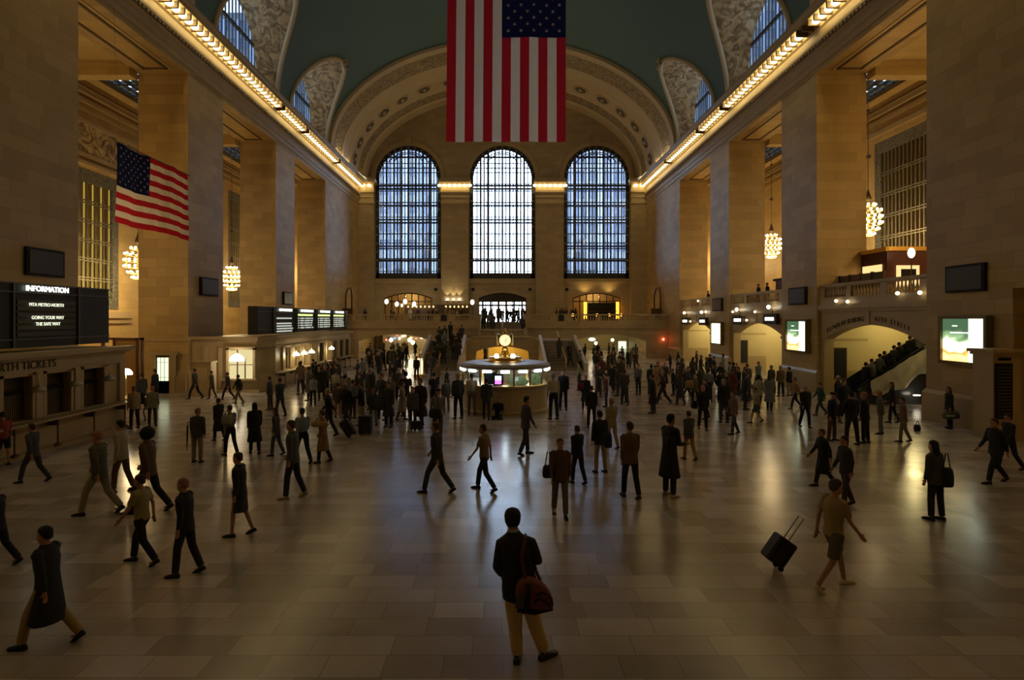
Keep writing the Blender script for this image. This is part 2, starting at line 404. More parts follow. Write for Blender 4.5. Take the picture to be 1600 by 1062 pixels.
# end-bay barrel with bands and rosettes
def arcring(a, b, y, n=48): return [(a*cos(pi*i/n), y, Z0+b*sin(pi*i/n)) for i in range(n+1)]
bands = [(HW, 11.5, VY-.05, 0), (HW-.02, 11.45, VY-.5, 0), (17.9, 11.1, VY-.5, 0), (17.85, 11.0, VY+.3, 1), (17.75, 10.9, 62.2, 0), (17.6, 10.85, 62.4, 0), (17.7, 10.95, 64.4, 2), (17.5, 10.8, 64.6, 0), (17.55, 10.85, 68.0, 0), (17.4, 10.7, 68.2, 1), (17.4, 10.7, 70.2, 0), (17.2, 10.5, 70.4, 0), (17.2, 10.5, YF, 0)]
m = MB()
for i in range(len(bands)-1):
    A = arcring(*bands[i][:3]); B = arcring(*bands[i+1][:3]); n = len(A)
    m.add(A+B, [(j, j+1, n+j+1, n+j) for j in range(n-1)], 1 if bands[i][3] == 1 else 0)
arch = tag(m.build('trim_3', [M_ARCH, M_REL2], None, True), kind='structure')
M_ROS = plain('rosette_dark_stone', (.16, .12, .08), .6)
for i in range(17):
    a = pi*(i+.5)/17; y = 66.3
    c = Vector((17.5*cos(a), y, Z0+10.8*sin(a))); nrm = Vector((-cos(a)/17.5, 0, -sin(a)/10.8)).normalized()
    tng = nrm.cross(Vector((0,1,0)))
    mm = MB()
    def ringp(r, h, cnt=20, pet=0): return [c+nrm*h+(Vector((0,1,0))*cos(2*pi*j/cnt)+tng*sin(2*pi*j/cnt))*r*(1+pet*cos(pi*j)) for j in range(cnt)]
    mm.loft([ringp(.95, .02), ringp(.95, .12), ringp(.8, .12), ringp(.76, .03)], mi=0)
    mm.loft([ringp(.62, .03, 20, .12), ringp(.55, .16, 20, .2), ringp(.3, .08, 20, .1)], mi=1)
    mm.loft([ringp(.2, .06), ringp(.16, .22), ringp(.05, .25)], mi=0)
    mm.build('rosette', [M_ARCH, M_ROS], arch, False)
# ---- far wall
WX = [-12.03, 0, 12.03]; WH = 4.17
w = MB()
ops = [(c, WH, 9.45, 22.25, WH, 'e') for c in WX]+[(c, 3.05, 3.3, 6.95, .7, 's') for c in WX]
wallop(w, 'y', -18.6, 18.6, 3.3, 34.5, YF, YF+.9, ops)
wall_far = struct('wall_far', w, M_FAR)
# pilasters with their own piece of cornice
def pil(xa, xb, lab):
    t = thing('wall_pilaster', ((xa+xb)/2, YF, 3.9), lab, 'pilaster', 'pilasters of the end wall', 'structure')
    MB().box(xa, xb, YF-.6, YF, 3.9, 20.3).build('shaft', M_FAR, t)
    m = MB()
    for (e, z0, z1) in ((.12, 18.9, 19.15), (.08, 19.7, 19.95), (.2, 20.3, 20.55), (.1, 20.55, 20.95), (.45, 21.3, 21.5), (.6, 21.5, 21.9), (.3, 21.9, 22.15)):
        m.box(xa-e*.5, xb+e*.5, YF-.6-e, YF, z0, z1)
    m.box(xa, xb, YF-.75, YF, 20.9, 21.35); m.build('capital', M_TRIM, t)
    MB().box(xa-.06, xb+.06, YF-.7, YF, 3.9, 4.9).build('base', M_TRIM, t)
pil(-7.75, -4.28, 'stone pilaster between the left and the middle arched windows')
pil(4.28, 7.75, 'stone pilaster between the middle and the right arched windows')
pil(-18.3, -16.3, 'narrow stone pilaster in the corner left of the left arched window')
pil(16.3, 18.3, 'narrow stone pilaster in the corner right of the right arched window')
tr = MB()
for c in WX:
    tr.box(c-WH-.1, c+WH+.1, YF-.35, YF, 8.85, 9.1); tr.box(c-WH-.1, c+WH+.1, YF-.25, YF, 9.1, 9.42)
    for k in range(17):
        x = c-WH+.3+k*.485
        tr.box(x, x+.2, YF-.32, YF-.2, 9.14, 9.34)
    # arch mould
    rings = []
    for i in range(25):
        a = pi*i/24
        rings.append([(c-(WH+dr)*cos(a), YF+dy, 22.25+(WH+dr)*sin(a)) for dr, dy in ((0, -.12), (.55, -.16), (.6, .05), (0, .05))])
    tr.loft(rings)
    tr.box(c-.45, c+.45, YF-.4, YF, 22.25+WH+.05, 22.25+WH+1.1); tr.box(c-.55, c+.55, YF-.45, YF, 22.25+WH+1.0, 22.25+WH+1.25)
tag(tr.build('trim_4', M_TRIM), kind='structure')
# small dark vents
for i, px in enumerate((681, 739, 828, 886)):
    p = P(px, 452, YF-.05 if px in (681, 739, 828, 886) else YF)
    o = MB().box(p.x-.18, p.x+.18, YF-.72 if px in () else YF-.1, YF+.02, p.z-.18, p.z+.18).build('wall_vent', M_BLACK)
    tag(o, 'small square dark wall vent, ' + ['right of the left balcony arch', 'left of the middle door arch', 'right of the middle door arch', 'left of the right balcony arch'][i], 'vent', 'small square vents in the end wall')
# ---- great windows
M_SKYG = glassmat('window_glass', (.78, .87, 1.0), .04)
def great_window(idx, c):
    root = thing('window_%d' % idx, (c, YF+.4, 9.45), ['left great arched window with dark iron bars', 'middle great arched window, blazing with daylight', 'right great arched window with dark iron bars'][idx-1], 'window', None, 'structure')
    zs = 22.25
    fr = MB(); y0, y1 = YF+.05, YF+.4
    # border frame
    rings = [[(c-WH, y0, 9.45), (c-WH+.45, y0, 9.45), (c-WH+.45, y1, 9.45), (c-WH, y1, 9.45)]]
    for i in range(31):
        a = pi*i/30
        rings.append([(c-r*cos(a), y, zs+r*sin(a)) for r, y in ((WH, y0), (WH-.45, y0), (WH-.45, y1), (WH, y1))])
    rings.append([(c+WH, y0, 9.45), (c+WH-.45, y0, 9.45), (c+WH-.45, y1, 9.45), (c+WH, y1, 9.45)])
    fr.loft(rings); fr.box(c-WH, c+WH, y0, y1, 9.45, 10.15)
    fr.build('frame', M_IRON, root)
    kn = MB()
    for k in range(11):
        for s in (-1, 1): kn.ball((c+s*(WH-.22), y0, 10.7+k*1.08), .14, 6, 4)
    for k in range(1, 14):
        a = pi*k/14; kn.ball((c-(WH-.22)*cos(a), y0, zs+(WH-.22)*sin(a)), .14, 6, 4)
    kn.build('frame_boss', M_GREY, root)
    def hgt(x, r): return zs+sqrt(max(0, r*r-(x-c)**2))
    ver = MB(); n = 15; wdt = 2*(WH-.45)
    for k in range(1, n+1):
        x = c-WH+.45+wdt*k/(n+1)
        t = .115 if k % 2 == 0 else .065
        ver.box(x-t, x+t, y0+.05, y1-.05, 10.1, hgt(x, WH-.4))
    ver.build('mullions', M_IRON, root)
    hor = MB()
    for z, t in ((20.95, .1), (21.35, .1), (19.2, .05), (18.85, .05), (17.0, .08), (16.6, .08), (15.2, .05), (13.6, .09), (13.3, .06), (12.0, .05), (11.75, .12), (23.6, .04), (25.0, .09)):
        h = WH-.45 if z < zs else sqrt(max(.1, (WH-.45)**2-(z-zs)**2))
        hor.box(c-h, c+h, y0+.03, y1-.08, z-t, z+t)
    for r in (2.2, 3.2):
        hor.tube([(c-r*cos(pi*i/20), y0+.15, zs+r*sin(pi*i/20)+(1.0 if r == 2.2 else .2)) for i in range(4, 17)], .07, 4)
    hor.build('transoms', M_IRON, root)
    # second glazed wall behind
    bk = MB(); yb = YF+1.6
    for k in range(0, 25):
        x = c-WH+2*WH*k/24; bk.box(x-.045, x+.045, yb, yb+.08, 9.45, hgt(x, WH))
    for z in (10.5, 12.1, 14.2, 15.4, 16.9, 17.6, 19.0, 21.0, 21.9, 23.4, 24.6): bk.box(c-WH, c+WH, yb-.02, yb+.1, z-.05, z+.05)
    for z in (11.9, 13.4, 16.7, 21.1): bk.box(c-WH, c+WH, YF+.9, yb, z-.04, z+.04, 1)
    bk.build('outer_glazing_bars', [M_IRON, M_GLASS], root)
    g = MB(); pts = [(c-WH+.2, 9.6)]+[(c-(WH-.2)*cos(pi*i/24), zs+(WH-.2)*sin(pi*i/24)) for i in range(25)]+[(c+WH-.2, 9.6)]
    g.add([(x, YF+.25, z) for x, z in pts], [tuple(range(len(pts)))]); g.build('pane', M_SKYG, root)
for i, c in enumerate(WX): great_window(i+1, c)
# reveal walls between inner and outer glazing
rv = MB()
for c in WX:
    for s in (-1, 1): rv.box(c+s*WH, c+s*(WH+.9), YF+.9, YF+1.9, 9.0, 27.5)
    rv.box(c-WH-1, c+WH+1, YF+.9, YF+1.9, 8.4, 9.4)
wallop(rv, 'y', -18.3, 18.3, 9.4, 34, YF+1.8, YF+2.0, [(c, WH+.05, 9.4, 22.3, WH, 'e') for c in WX])
tag(rv.build('trim_5', M_FAR), kind='structure')
# ---- clerestory windows
idx = 4
M_CLG = glassmat('clerestory_glass', (.16, .19, .235), .05)
for sx in (-1, 1):
    for c in WC[1:]:
        root = thing('window_%d' % idx, (sx*19.5, c, 23), '%s lunette window, %s' % ('left' if sx < 0 else 'right', {28.9: 'nearest', 41.5: 'large one near the top edge', 54.3: 'small far one beside the end arch'}[c]), 'window', None, 'structure'); idx += 1
        f = MB(); rings = [[(sx*19.25, c-3.95, 23.0), (sx*19.25, c-3.6, 23.0), (sx*19.6, c-3.6, 23.0), (sx*19.6, c-3.95, 23.0)]]
        for i in range(25):
            a = pi*i/24; rings.append([(x, c-r*cos(a), 24.4+r*sin(a)) for x, r in ((sx*19.2, 4.1), (sx*19.2, 3.55), (sx*19.6, 3.55), (sx*19.6, 4.1))])
        rings.append([(sx*19.25, c+3.95, 23.0), (sx*19.25, c+3.6, 23.0), (sx*19.6, c+3.6, 23.0), (sx*19.6, c+3.95, 23.0)])
        f.loft(rings); f.build('frame', plain('lunette_window_frame', (.16, .15, .13), .5), root)
        b = MB()
        for k in range(1, 14):
            y = c-3.6+7.2*k/14; b.box(sx*19.35, sx*19.45, y-.035, y+.035, 23, 24.4+sqrt(max(0, 12.9-(y-c)**2)))
        b.box(sx*19.3, sx*19.5, c-3.5, c+3.5, 25.5, 25.68); b.box(sx*19.3, sx*19.5, c-3.6, c+3.6, 23.4, 23.6)
        b.build('mullions', M_IRON, root)
        g = MB(); pts = [(c-3.75, 23.0)]+[(c-3.75*cos(pi*i/20), 24.4+3.75*sin(pi*i/20)) for i in range(21)]+[(c+3.75, 23.0)]
        g.add([(sx*19.5, y, z) for y, z in pts], [tuple(range(len(pts)))]); g.build('pane', M_CLG, root)
# ---- aisles: outer wall, ceiling with skylights, cross beams
def aisle(sx):
    w = MB(); L = sx < 0
    if L: ops = [(34.85, 3.35, 4.9, 13.7, 0, 'e'), (56.8, 3.4, 5.4, 16.6, 0, 'e')]
    else: ops = [(35.6, 3.8, 6.2, 16.5, 0, 'e')]
    wallop(w, 'x', NEAR, 62.9, 0, 20, sx*26, sx*26.6, ops)
    struct('wall_left_aisle' if L else 'wall_right_aisle', w, M_AISLE)
    c = MB(); ych = [(33.6, 40.5), (46.3, 53.2)]
    ych.sort(); y = NEAR
    for a, b in ych:
        c.box(sx*21.2, sx*26.6, y, a, 18.9, 19.3); c.box(sx*24.5, sx*26.6, a, b, 18.9, 19.3); c.box(sx*21.2, sx*21.6, a, b, 18.9, 19.3); y = b
    c.box(sx*21.2, sx*26.6, y, 62.9, 18.9, 19.3)
    for k in range(5):
        yy = 32.0+12.7*(k-2); c.box(sx*21.2, sx*26, yy, yy+.7, 18.15, 18.9); c.box(sx*21.2, sx*26, yy-.12, yy+.82, 18.65, 18.9)
    struct('ceiling_left_aisle' if L else 'ceiling_right_aisle', c, M_AISLE)
    t = MB()
    for e, z0, z1 in ((.5, 18.5, 18.9), (.35, 18.2, 18.5), (.18, 17.7, 17.95), (.12, 17.2, 17.35)): t.box(sx*(26-e), sx*26, 18, 62.3, z0, z1)
    if L:
        t.box(-25.85, -26, 18, 45, 14.3, 14.6); t.box(-25.8, -26, 18, 45, 16.4, 16.65); t.box(-25.75, -26, 18, 45, 13.85, 14.05)
        for a, b in ((31.5, 38.2), (18.65, 25.35)):
            t.box(-25.7, -26, a-.5, b+.9, 4.35, 4.75)
            t.box(-25.85, -26, a-.9, b+1.2, 4.0, 4.35)
    else:
        t.box(25.8, 26, 18, 45, 16.9, 17.2)
    o = tag(t.build('trim_6' if L else 'trim_7', M_TRIM), kind='structure')
    if L: MB().box(-25.9, -26.01, 18, 45, 14.6, 16.4).build('carved_frieze', relief('frieze_relief', (.55, .42, .22), (.16, .10, .05), 1.6, 1.0), o)
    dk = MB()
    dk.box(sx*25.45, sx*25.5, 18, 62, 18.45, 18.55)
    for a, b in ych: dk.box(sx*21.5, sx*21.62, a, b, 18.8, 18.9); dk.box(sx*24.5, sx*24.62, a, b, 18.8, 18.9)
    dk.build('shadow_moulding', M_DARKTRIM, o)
    for a, b in ych:
        s = thing('window_%d' % (15+(a > 40)+2*(sx > 0)), (sx*23, (a+b)/2, 18.9), '%s skylight of dark bars and bright panes in the %s aisle ceiling' % ('nearer' if a < 40 else 'farther', 'left' if L else 'right'), 'skylight', 'skylights over the aisles', 'structure')
        g = MB()
        for k in range(9): g.box(sx*21.6, sx*24.5, a+(b-a)*k/8-(.13 if k % 2 == 0 else .05), a+(b-a)*k/8+(.13 if k % 2 == 0 else .05), 18.95, 19.15)
        for k in range(6): x = sx*(21.6+2.9*k/5); h = .12 if k in (0, 2, 3, 5) else .05; g.box(x-h, x+h, a, b, 18.96, 19.14)
        g.build('bars', M_IRON, s)
        MB().quad((sx*21.6, a, 19.2), (sx*24.5, a, 19.2), (sx*24.5, b, 19.2), (sx*21.6, b, 19.2)).build('pane', glassmat('skylight_glass', (.22, .25, .28), .02), s)
aisle(-1); aisle(1)
# aisle windows
E_LW = emit('lit_window_amber', (1, .60, .10), .42)
M_SCREEN = plain('window_screen_metal', (.20, .18, .12), .5, metal=.3)
def aisle_window(idx, sx, y0, y1, z0, z1, lab, lit):
    root = thing('window_%d' % idx, (sx*26.1, (y0+y1)/2, z0), lab, 'window', None, 'structure')
    x = sx*26.15; f = MB()
    e = .55
    f.box(x-.1, x+.1, y0, y1, z1-e*1.5, z1); f.box(x-.1, x+.1, y0, y1, z0, z0+e*1.3); f.box(x-.1, x+.1, y0, y0+e, z0+e*1.3, z1-e*1.5); f.box(x-.1, x+.1, y1-e, y1, z0+e*1.3, z1-e*1.5)
    f.build('frame', relief('screen_frame_relief', (.22, .21, .17), (.07, .07, .06), 7, .6), root)
    b = MB(); n = int((y1-y0-2*e)/.36)
    for k in range(1, n): yy = y0+e+(y1-y0-2*e)*k/n; b.box(x-.05, x+.05, yy-.035, yy+.035, z0+.6, z1-.7)
    nh = max(4, int((z1-z0)/1.75)+1)
    for k in range(1, nh):
        zz = z0+e*1.3+(z1-z0-e*2.8)*k/nh; b.box(x-.06, x+.06, y0+e, y1-e, zz-.12, zz-.05); b.box(x-.06, x+.06, y0+e, y1-e, zz+.05, zz+.12)
    b.build('bars', M_SCREEN, root)
    MB().quad((x, y0+.3, z0+.4), (x, y1-.3, z0+.4), (x, y1-.3, z1-.4), (x, y0+.3, z1-.4)).build('pane', M_GLASS if lit else glassmat('dim_glass', (.5, .45, .35), .18), root)
    bk = MB()
    if lit:
        bk.quad((sx*27.4, y0-2, z0-1), (sx*27.4, y1+3, z0-1), (sx*27.4, y1+3, z1+1), (sx*27.4, y0-2, z1+1), 0)
        bk.build('lit_blind', E_LW, root)
        c = MB(); k = y0-1
        while k < y1+3: c.box(sx*27.1, sx*27.25, k, k+.30, z0-1, z1+1); k += .78
        c.build('blind_slats', plain('amber_slats', (.45, .28, .06), .6), root)
    else:
        bk.box(sx*29, sx*29.2, y0-4, y1+6, z0-2, z1+2); bk.build('room_behind', M_AISLE, root)
aisle_window(10, -1, 31.5, 38.2, 4.9, 13.7, 'tall amber-lit screened window in the left aisle', True)
aisle_window(11, -1, 53.4, 60.2, 5.4, 16.6, 'tall dark screened window far along the left aisle', False)
aisle_window(12, 1, 31.8, 39.4, 6.2, 16.5, 'tall gridded window above the bar in the right aisle', False)
light('POINT', (27.8, 33, 9), 110, (1, .6, .25), 1.3)
o = MB().box(26.6, 32, 28, 44, 4.8, 5.2).box(29.2, 29.4, 28, 44, 5, 19).box(26.6, 29.4, 43.8, 44, 5, 19).box(26.6, 29.4, 28, 28.2, 5, 19).box(26.6, 29.4, 28, 44, 19, 19.2)
struct('wall_right_outer', o, M_AISLE)
o = MB().box(-27.6, -26.6, 29, 29.4, 3, 16).box(-27.6, -27.5, 29, 41, 3, 16).box(-27.6, -26.6, 41, 41.4, 3, 16).box(-27.6, -26.6, 29, 41, 15.5, 16).box(-27.6, -26.6, 29, 41, 3, 3.4)
o.box(-29.4, -29.2, 50, 66, 3, 19).box(-29.4, -26.6, 50, 50.2, 3, 19).box(-29.4, -26.6, 65.8, 66, 3, 19).box(-29.4, -26.6, 50, 66, 18.8, 19).box(-29.4, -26.6, 50, 66, 3, 3.2)
struct('wall_left_outer', o, M_AISLE)
# ---- cornice lamps, one object each
bm = MB().ball((0, 0, 0), .2, 10, 8, 1.15, .95, .85).mesh('cornice_lamp', E_BULB, True)
def lamp_at(x, y, z, lab, grp, me=bm, cat='lamp'):
    o = bpy.data.objects.new('cornice_lamp', me); COL.objects.link(o); o.location = (x, y, z); tag(o, lab, cat, grp); return o
skip = {33, 42, 58}
for sx in (-1, 1):
    y = 24.36-.62*49; k = -49
    while y < 71:
        if k not in skip and (sx < 0 or k not in (13, 14)): lamp_at(sx*17.72, y, 21.12, 'glowing amber bulb in the long lamp row under the %s cornice' % ('left' if sx < 0 else 'right'), '%s cornice lamp row' % ('left' if sx < 0 else 'right'))
        y += .62; k += 1
    for i in range(2): lamp_at(sx*(17.75-i*.75)-sx*.2, 70.9, 21.1, 'glowing amber bulb on the %s corner pilaster' % ('left' if sx < 0 else 'right'), 'corner lamps %s' % ('left' if sx < 0 else 'right'))
    for i in range(7): lamp_at(sx*(4.1+i*.64), 70.95, 21.1, 'glowing amber bulb in the short row %s of the middle window' % ('left' if sx < 0 else 'right'), 'short lamp row %s of the middle window' % ('left' if sx < 0 else 'right'))
for sx in (-1, 1):
    light('AREA', (sx*17.7, 65.5, 22.3), 70, (1, .78, .45), .3, (pi, sx*R(-25), 0), 11)
    for c in LC[1:]: light('AREA', (sx*18.5, c, 22.35), 14, (1, .8, .5), .3, (pi, sx*R(10), 0), 5)
# ---- chandeliers
def chandelier_proto():
    t = thing('chandelier', (0,0,0), 'tiered crystal chandelier', 'chandelier', 'aisle chandeliers')
    rod = MB().tube([(0,0,1.15), (0,0,10.5)], .022, 6).ball((0,0,4.0), .16, 8, 6).ball((0,0,7.0), .1, 8, 6); rod.lathe([(.06,1.1),(.2,1.3),(.1,1.6),(.03,1.9)])
    rod.build('chain', M_BRONZE, t, True)
    fr = MB()
    tiers = [(.78, .1, 14), (.78, -.3, 14), (.74, .5, 12), (.6, -.68, 10), (.36, -1.0, 6), (.42, .88, 8)]
    for r, z, n in tiers: fr.tube([(r*cos(2*pi*k/24), r*sin(2*pi*k/24), z-.1) for k in range(24)], .03, 5, closed=True)
    fr.tube([(0,0,-1.1), (0,0,1.2)], .05, 6)
    for k in range(6): fr.tube([(.75*cos(k*pi/3), .75*sin(k*pi/3), -.4), (.75*cos(k*pi/3), .75*sin(k*pi/3), .4), (.1*cos(k*pi/3), .1*sin(k*pi/3), 1.1)], .015, 4)
    fr.build('frame', M_BRASS, t, True)
    bl = MB().ball((0,0,0), .075, 8, 6).mesh('bulb', E_CHAN, True)
    for r, z, n in tiers:
        for k in range(n):
            o = bpy.data.objects.new('bulb', bl); COL.objects.link(o); o.parent = t; o.location = (r*cos(2*pi*(k+.3)/n), r*sin(2*pi*(k+.3)/n), z)
    return t
ch = chandelier_proto()
cl = [(-23.6, 36.5, 8.0, 'chandelier on the left mostly hidden behind the second pier'), (-23.6, 49.1, 7.9, 'full bright chandelier hanging in the second left opening'),
      (23.7, 36.5, 10.8, 'chandelier on the right of which only a few bulbs clear the pier'), (23.4, 49.0, 10.7, 'bright chandelier hanging in the second right opening')]
for i, (x, y, z, lab) in enumerate(cl):
    o = ch if i == 0 else copy_tree(ch)
    o.location = (x, y, z); o['label'] = lab
    light('POINT', (x, y, z-1.5), 330*AISLE, (1, .71, .33), .7)
for x, y, z in ((-23.6, 24, 8), (23.6, 24, 10.8), (-23.6, 11, 8), (23.6, 11, 10.8), (-23.6, 60, 9), (23.6, 60, 10)):
    light('POINT', (x, y, z), 330*AISLE, (1, .71, .33), .7)
# ================================================================== balconies, stairs, counters, booth, boards
def baluster_mesh(h, r=.085, n=8, name='baluster', mat=None):
    p = [(r, 0), (r, .08*h), (.5*r, .12*h), (.95*r, .3*h), (.9*r, .4*h), (.4*r, .72*h), (.5*r, .8*h), (.35*r, .86*h), (.9*r, .92*h), (.9*r, h)]
    return MB().lathe(p, n=n).mesh(name, mat or M_TRIM, True)
BAL = baluster_mesh(.62)
def balustrade(label, group, path_axis, fix, groups, a, b, z0, mb_depth=.28, rail=.14, h=.62):
    """rail & plinth from a to b, balusters inside groups [(g0,g1,n)], solid blocks elsewhere"""
    loc = (fix, (a+b)/2, z0) if path_axis == 'y' else ((a+b)/2, fix, z0)
    t = thing('balustrade', loc, label, 'balustrade', group)
    def bx(m, u0, u1, w, q0, q1):
        if path_axis == 'y': m.box(fix-w, fix+w, u0, u1, q0, q1)
        else: m.box(u0, u1, fix-w, fix+w, q0, q1)
    m = MB(); bx(m, a, b, mb_depth*.6, z0+h, z0+h+rail); bx(m, a, b, mb_depth*.5, z0+h-.04, z0+h); m.build('rail', M_TRIM, t)
    m = MB(); bx(m, a, b, mb_depth*.6, z0-.16, z0); m.build('plinth', M_TRIM, t)
    e = a
    for g0, g1, n in sorted(groups):
        if g0-e > .02: m = MB(); bx(m, e, g0, mb_depth*.5, z0, z0+h); m.build('block', M_TRIM, t)
        e = g1
        for k in range(n):
            u = g0+(g1-g0)*(k+.5)/n
            o = bpy.data.objects.new('baluster', BAL); COL.objects.link(o); o.parent = t
            w = (fix, u, z0) if path_axis == 'y' else (u, fix, z0)
            o.location = Vector(w)-Vector(loc); o.scale = (1, 1, h/.62)
    if b-e > .02: m = MB(); bx(m, e, b, mb_depth*.5, z0, z0+h); m.build('block', M_TRIM, t)
    return t
# ---- right-hand side: arcade wall, gallery, passages
def right_bay(k):
    a, b = PIERS[k][1], PIERS[k+1][0]; mid = (a+b)/2
    w = MB(); wallop(w, 'x', a, b, 0, 5.2, 18.55, 19.1, [(mid, (b-a)/2-.35, 0, 3.15, .85, 's')])
    w.box(18.35, 18.56, a, b, 4.85, 5.1); w.box(18.45, 18.56, a, b, 4.7, 4.85)
    w.box(18.45, 18.56, a, b, 5.1, 5.35)
    w.box(18.5, 18.56, mid-.12, mid+.12, 4.05, 4.7)
    struct('wall_right_arcade_%d' % (k+1), w, M_MARB)
    g = MB().box(18.55, 26, a-.5, b+.5, 4.75, 5.2)
    struct('floor_right_gallery_%d' % (k+1), g, M_CREAM)
    p = MB()
    p.box(19.1, 26, b-.05, b+.02, 0, 4.75)                       # passage end wall that faces the camera
    p.box(19.1, 26, a-.02, a+.05, 0, 4.75); p.box(25.8, 26, a, b, 0, 4.75)
    struct('wall_passage_%d' % (k+1), p, M_CREAM)
for k in range(3): right_bay(k)
st = struct('floor_pier_gallery', MB().box(21.2, 26, 20, 24.4, 4.75, 5.2).box(21.2, 26, 32.3, 37.4, 4.75, 5.2).box(21.2, 26, 45, 50.1, 4.75, 5.2), M_CREAM)
balustrade('pale stone balustrade between the first and second right piers', 'gallery balustrades on the right', 'y', 18.62, [(24.9, 27.1, 9), (27.6, 29.9, 9), (30.3, 32.3, 8)], 24.3, 32.8, 5.5)
balustrade('pale stone balustrade between the second and third right piers', 'gallery balustrades on the right', 'y', 18.62, [(37.6, 39.9, 9), (40.4, 42.6, 9), (43.0, 45.0, 8)], 36.9, 45.5, 5.5)
balustrade('pale stone balustrade between the third and farthest right piers', 'gallery balustrades on the right', 'y', 18.62, [(50.2, 52.4, 8), (52.9, 55.1, 8), (55.6, 57.8, 8)], 49.6, 58.2, 5.5)
# carved arch lettering
M_CARVE = plain('carved_letters', (.055, .038, .02), .7)
def arch_text(parent, body, y0, y1, mid, half):
    n = len(body)
    for i, chv in enumerate(body):
        if chv == ' ': continue
        y = y1+(y0-y1)*(i+.5)/n        # reads left to right seen from the hall (towards -y)
        u = (y-mid)/half; z = 3.15+.85*(1-u*u)+.3
        slope = math.atan(.85*2*u/half)
        text(chv, .34, M_CARVE, 'carved_letter', parent, (18.54, y, z), (pi/2, slope if True else 0, -pi/2), .012)
al = thing('carved_lettering', (18.54, 28.5, 4), 'carved letters over the arch with the escalator, reading building and street', 'lettering')
arch_text(al, 'THE METLIFE BUILDING', 28.9, 32.2, 28.55, 3.9)
arch_text(al, '45TH STREET', 25.6, 28.1, 28.55, 3.9)
# passage contents: dark wall panels, ceiling lamps
def wall_panel(px0, px1, y0, y1, d, lab):
    a = P(px0, y0, d); b = P(px1, y1, d)
    t = thing('notice_panel', ((a.x+b.x)/2, d, b.z), lab, 'panel', 'dark wall panels')
    MB().box(a.x, b.x, d-.08, d, b.z, a.z).build('frame', M_BRONZE, t)
    MB().box(a.x+.08, b.x-.08, d-.1, d-.06, b.z+.08, a.z-.08).build('board', M_BOARD, t)
wall_panel(1303, 1322, 543, 590, 32.7, 'tall dark panel on the cream wall inside the escalator arch')
wall_panel(1155, 1168, 531, 567, 45.4, 'tall dark panel on the cream wall inside the second right arch')
def ceil_disc(x, y, z, lab, grp='round ceiling lamps'):
    t = thing('ceiling_lamp', (x, y, z), lab, 'lamp', grp)
    MB().lathe([(.3, -.06), (.34, 0)], (x, y, z)).build('rim', M_BRASS, t); MB().lathe([(.02, -.1), (.2, -.1), (.27, -.06)], (x, y, z)).build('diffuser', E_GLOBE, t, True)
ceil_disc(22.6, 30.9, 4.74, 'round flush ceiling lamp inside the escalator arch')
light('POINT', (22.4, 30.6, 4.3), 85*PASS, (1, .80, .32), .15); light('POINT', (20.4, 27.0, 4.2), 13*PASS, (1, .85, .42), .4)  # the second point has no fixture; added to brighten the escalator drape
for k, (y, e) in enumerate(((43.0, 110), (56.0, 130))):
    light('POINT', (22.0, y, 4.0), e*PASS, (1, .84, .45), .2)
    light('POINT', (23.5, y-4, 4.2), e*.5*PASS, (1, .84, .45), .2)
    ceil_disc(22.0, y, 4.74, 'round ceiling lamp inside the %s right arch' % ('second' if k == 0 else 'third'))
# inner arches inside passages 2 and 3
for k, (yb, nm) in enumerate(((45.5, 'second'), (58.2, 'third'))):
    w = MB(); wallop(w, 'x', yb-3.4, yb-.2, 0, 4.75, 23.2, 23.5, [(yb-1.8, 1.25, 0, 2.6, .5, 's')])
    struct('wall_inner_arch_%d' % (k+1), w, M_CREAM)
    struct('floor_ramp_%d' % (k+1), MB().prism([(23.6, 0), (25.8, 0), (25.8, 1.5)], 'y', yb-3.2, yb-.4), M_CREAM)
# ---- escalator in the first right arch
es = thing('escalator', (21, 29, 0), 'escalator rising to the right inside the first right arch, white drape over its side', 'escalator')
def eslope(x): return .22+max(0, x-18.3)*.60
m = MB(); x = 18.3
while x < 25.5: m.box(x, x+.36, 28.5, 29.7, 0, eslope(x+.36)); x += .36
m.build('steps', M_GREY, es)
for y in (28.35, 29.85):
    m = MB(); m.prism([(17.9, 0), (25.6, 0), (25.6, eslope(25.6)+.9), (18.6, eslope(18.6)+.85), (18.1, .9), (17.9, .7)], 'y', y-.05, y+.05); m.build('side_panel', plain('escalator_panel', (.08, .085, .09), .3, metal=.5), es)
    MB().tube([(17.9, y, .3), (17.85, y, .75), (18.1, y, .97), (18.6, y, eslope(18.6)+.9), (25.6, y, eslope(25.6)+.95)], .05, 8).build('handrail', M_BLACK, es, True)
dr = MB(); g = []; nx_, nz_ = 34, 14
for i in range(nx_+1):
    x = 18.45+3.6*i/nx_; zt = eslope(x)+.86; zb = max(.55, eslope(x)-.35)-.12*sin(i*.5)
    for j in range(nz_+1):
        s_ = j/nz_; z = zt+(zb-zt)*s_
        g.append((x, 28.2-.05*sin(3.0*x+5*s_*s_)-.06*s_-.03*sin(11*x-6*s_), z))
n = nz_+1
dr.add(g, [(i*n+j, i*n+j+1, (i+1)*n+j+1, (i+1)*n+j) for i in range(nx_) for j in range(nz_)])
dr.build('white_drape', M_WHITE, es, True)
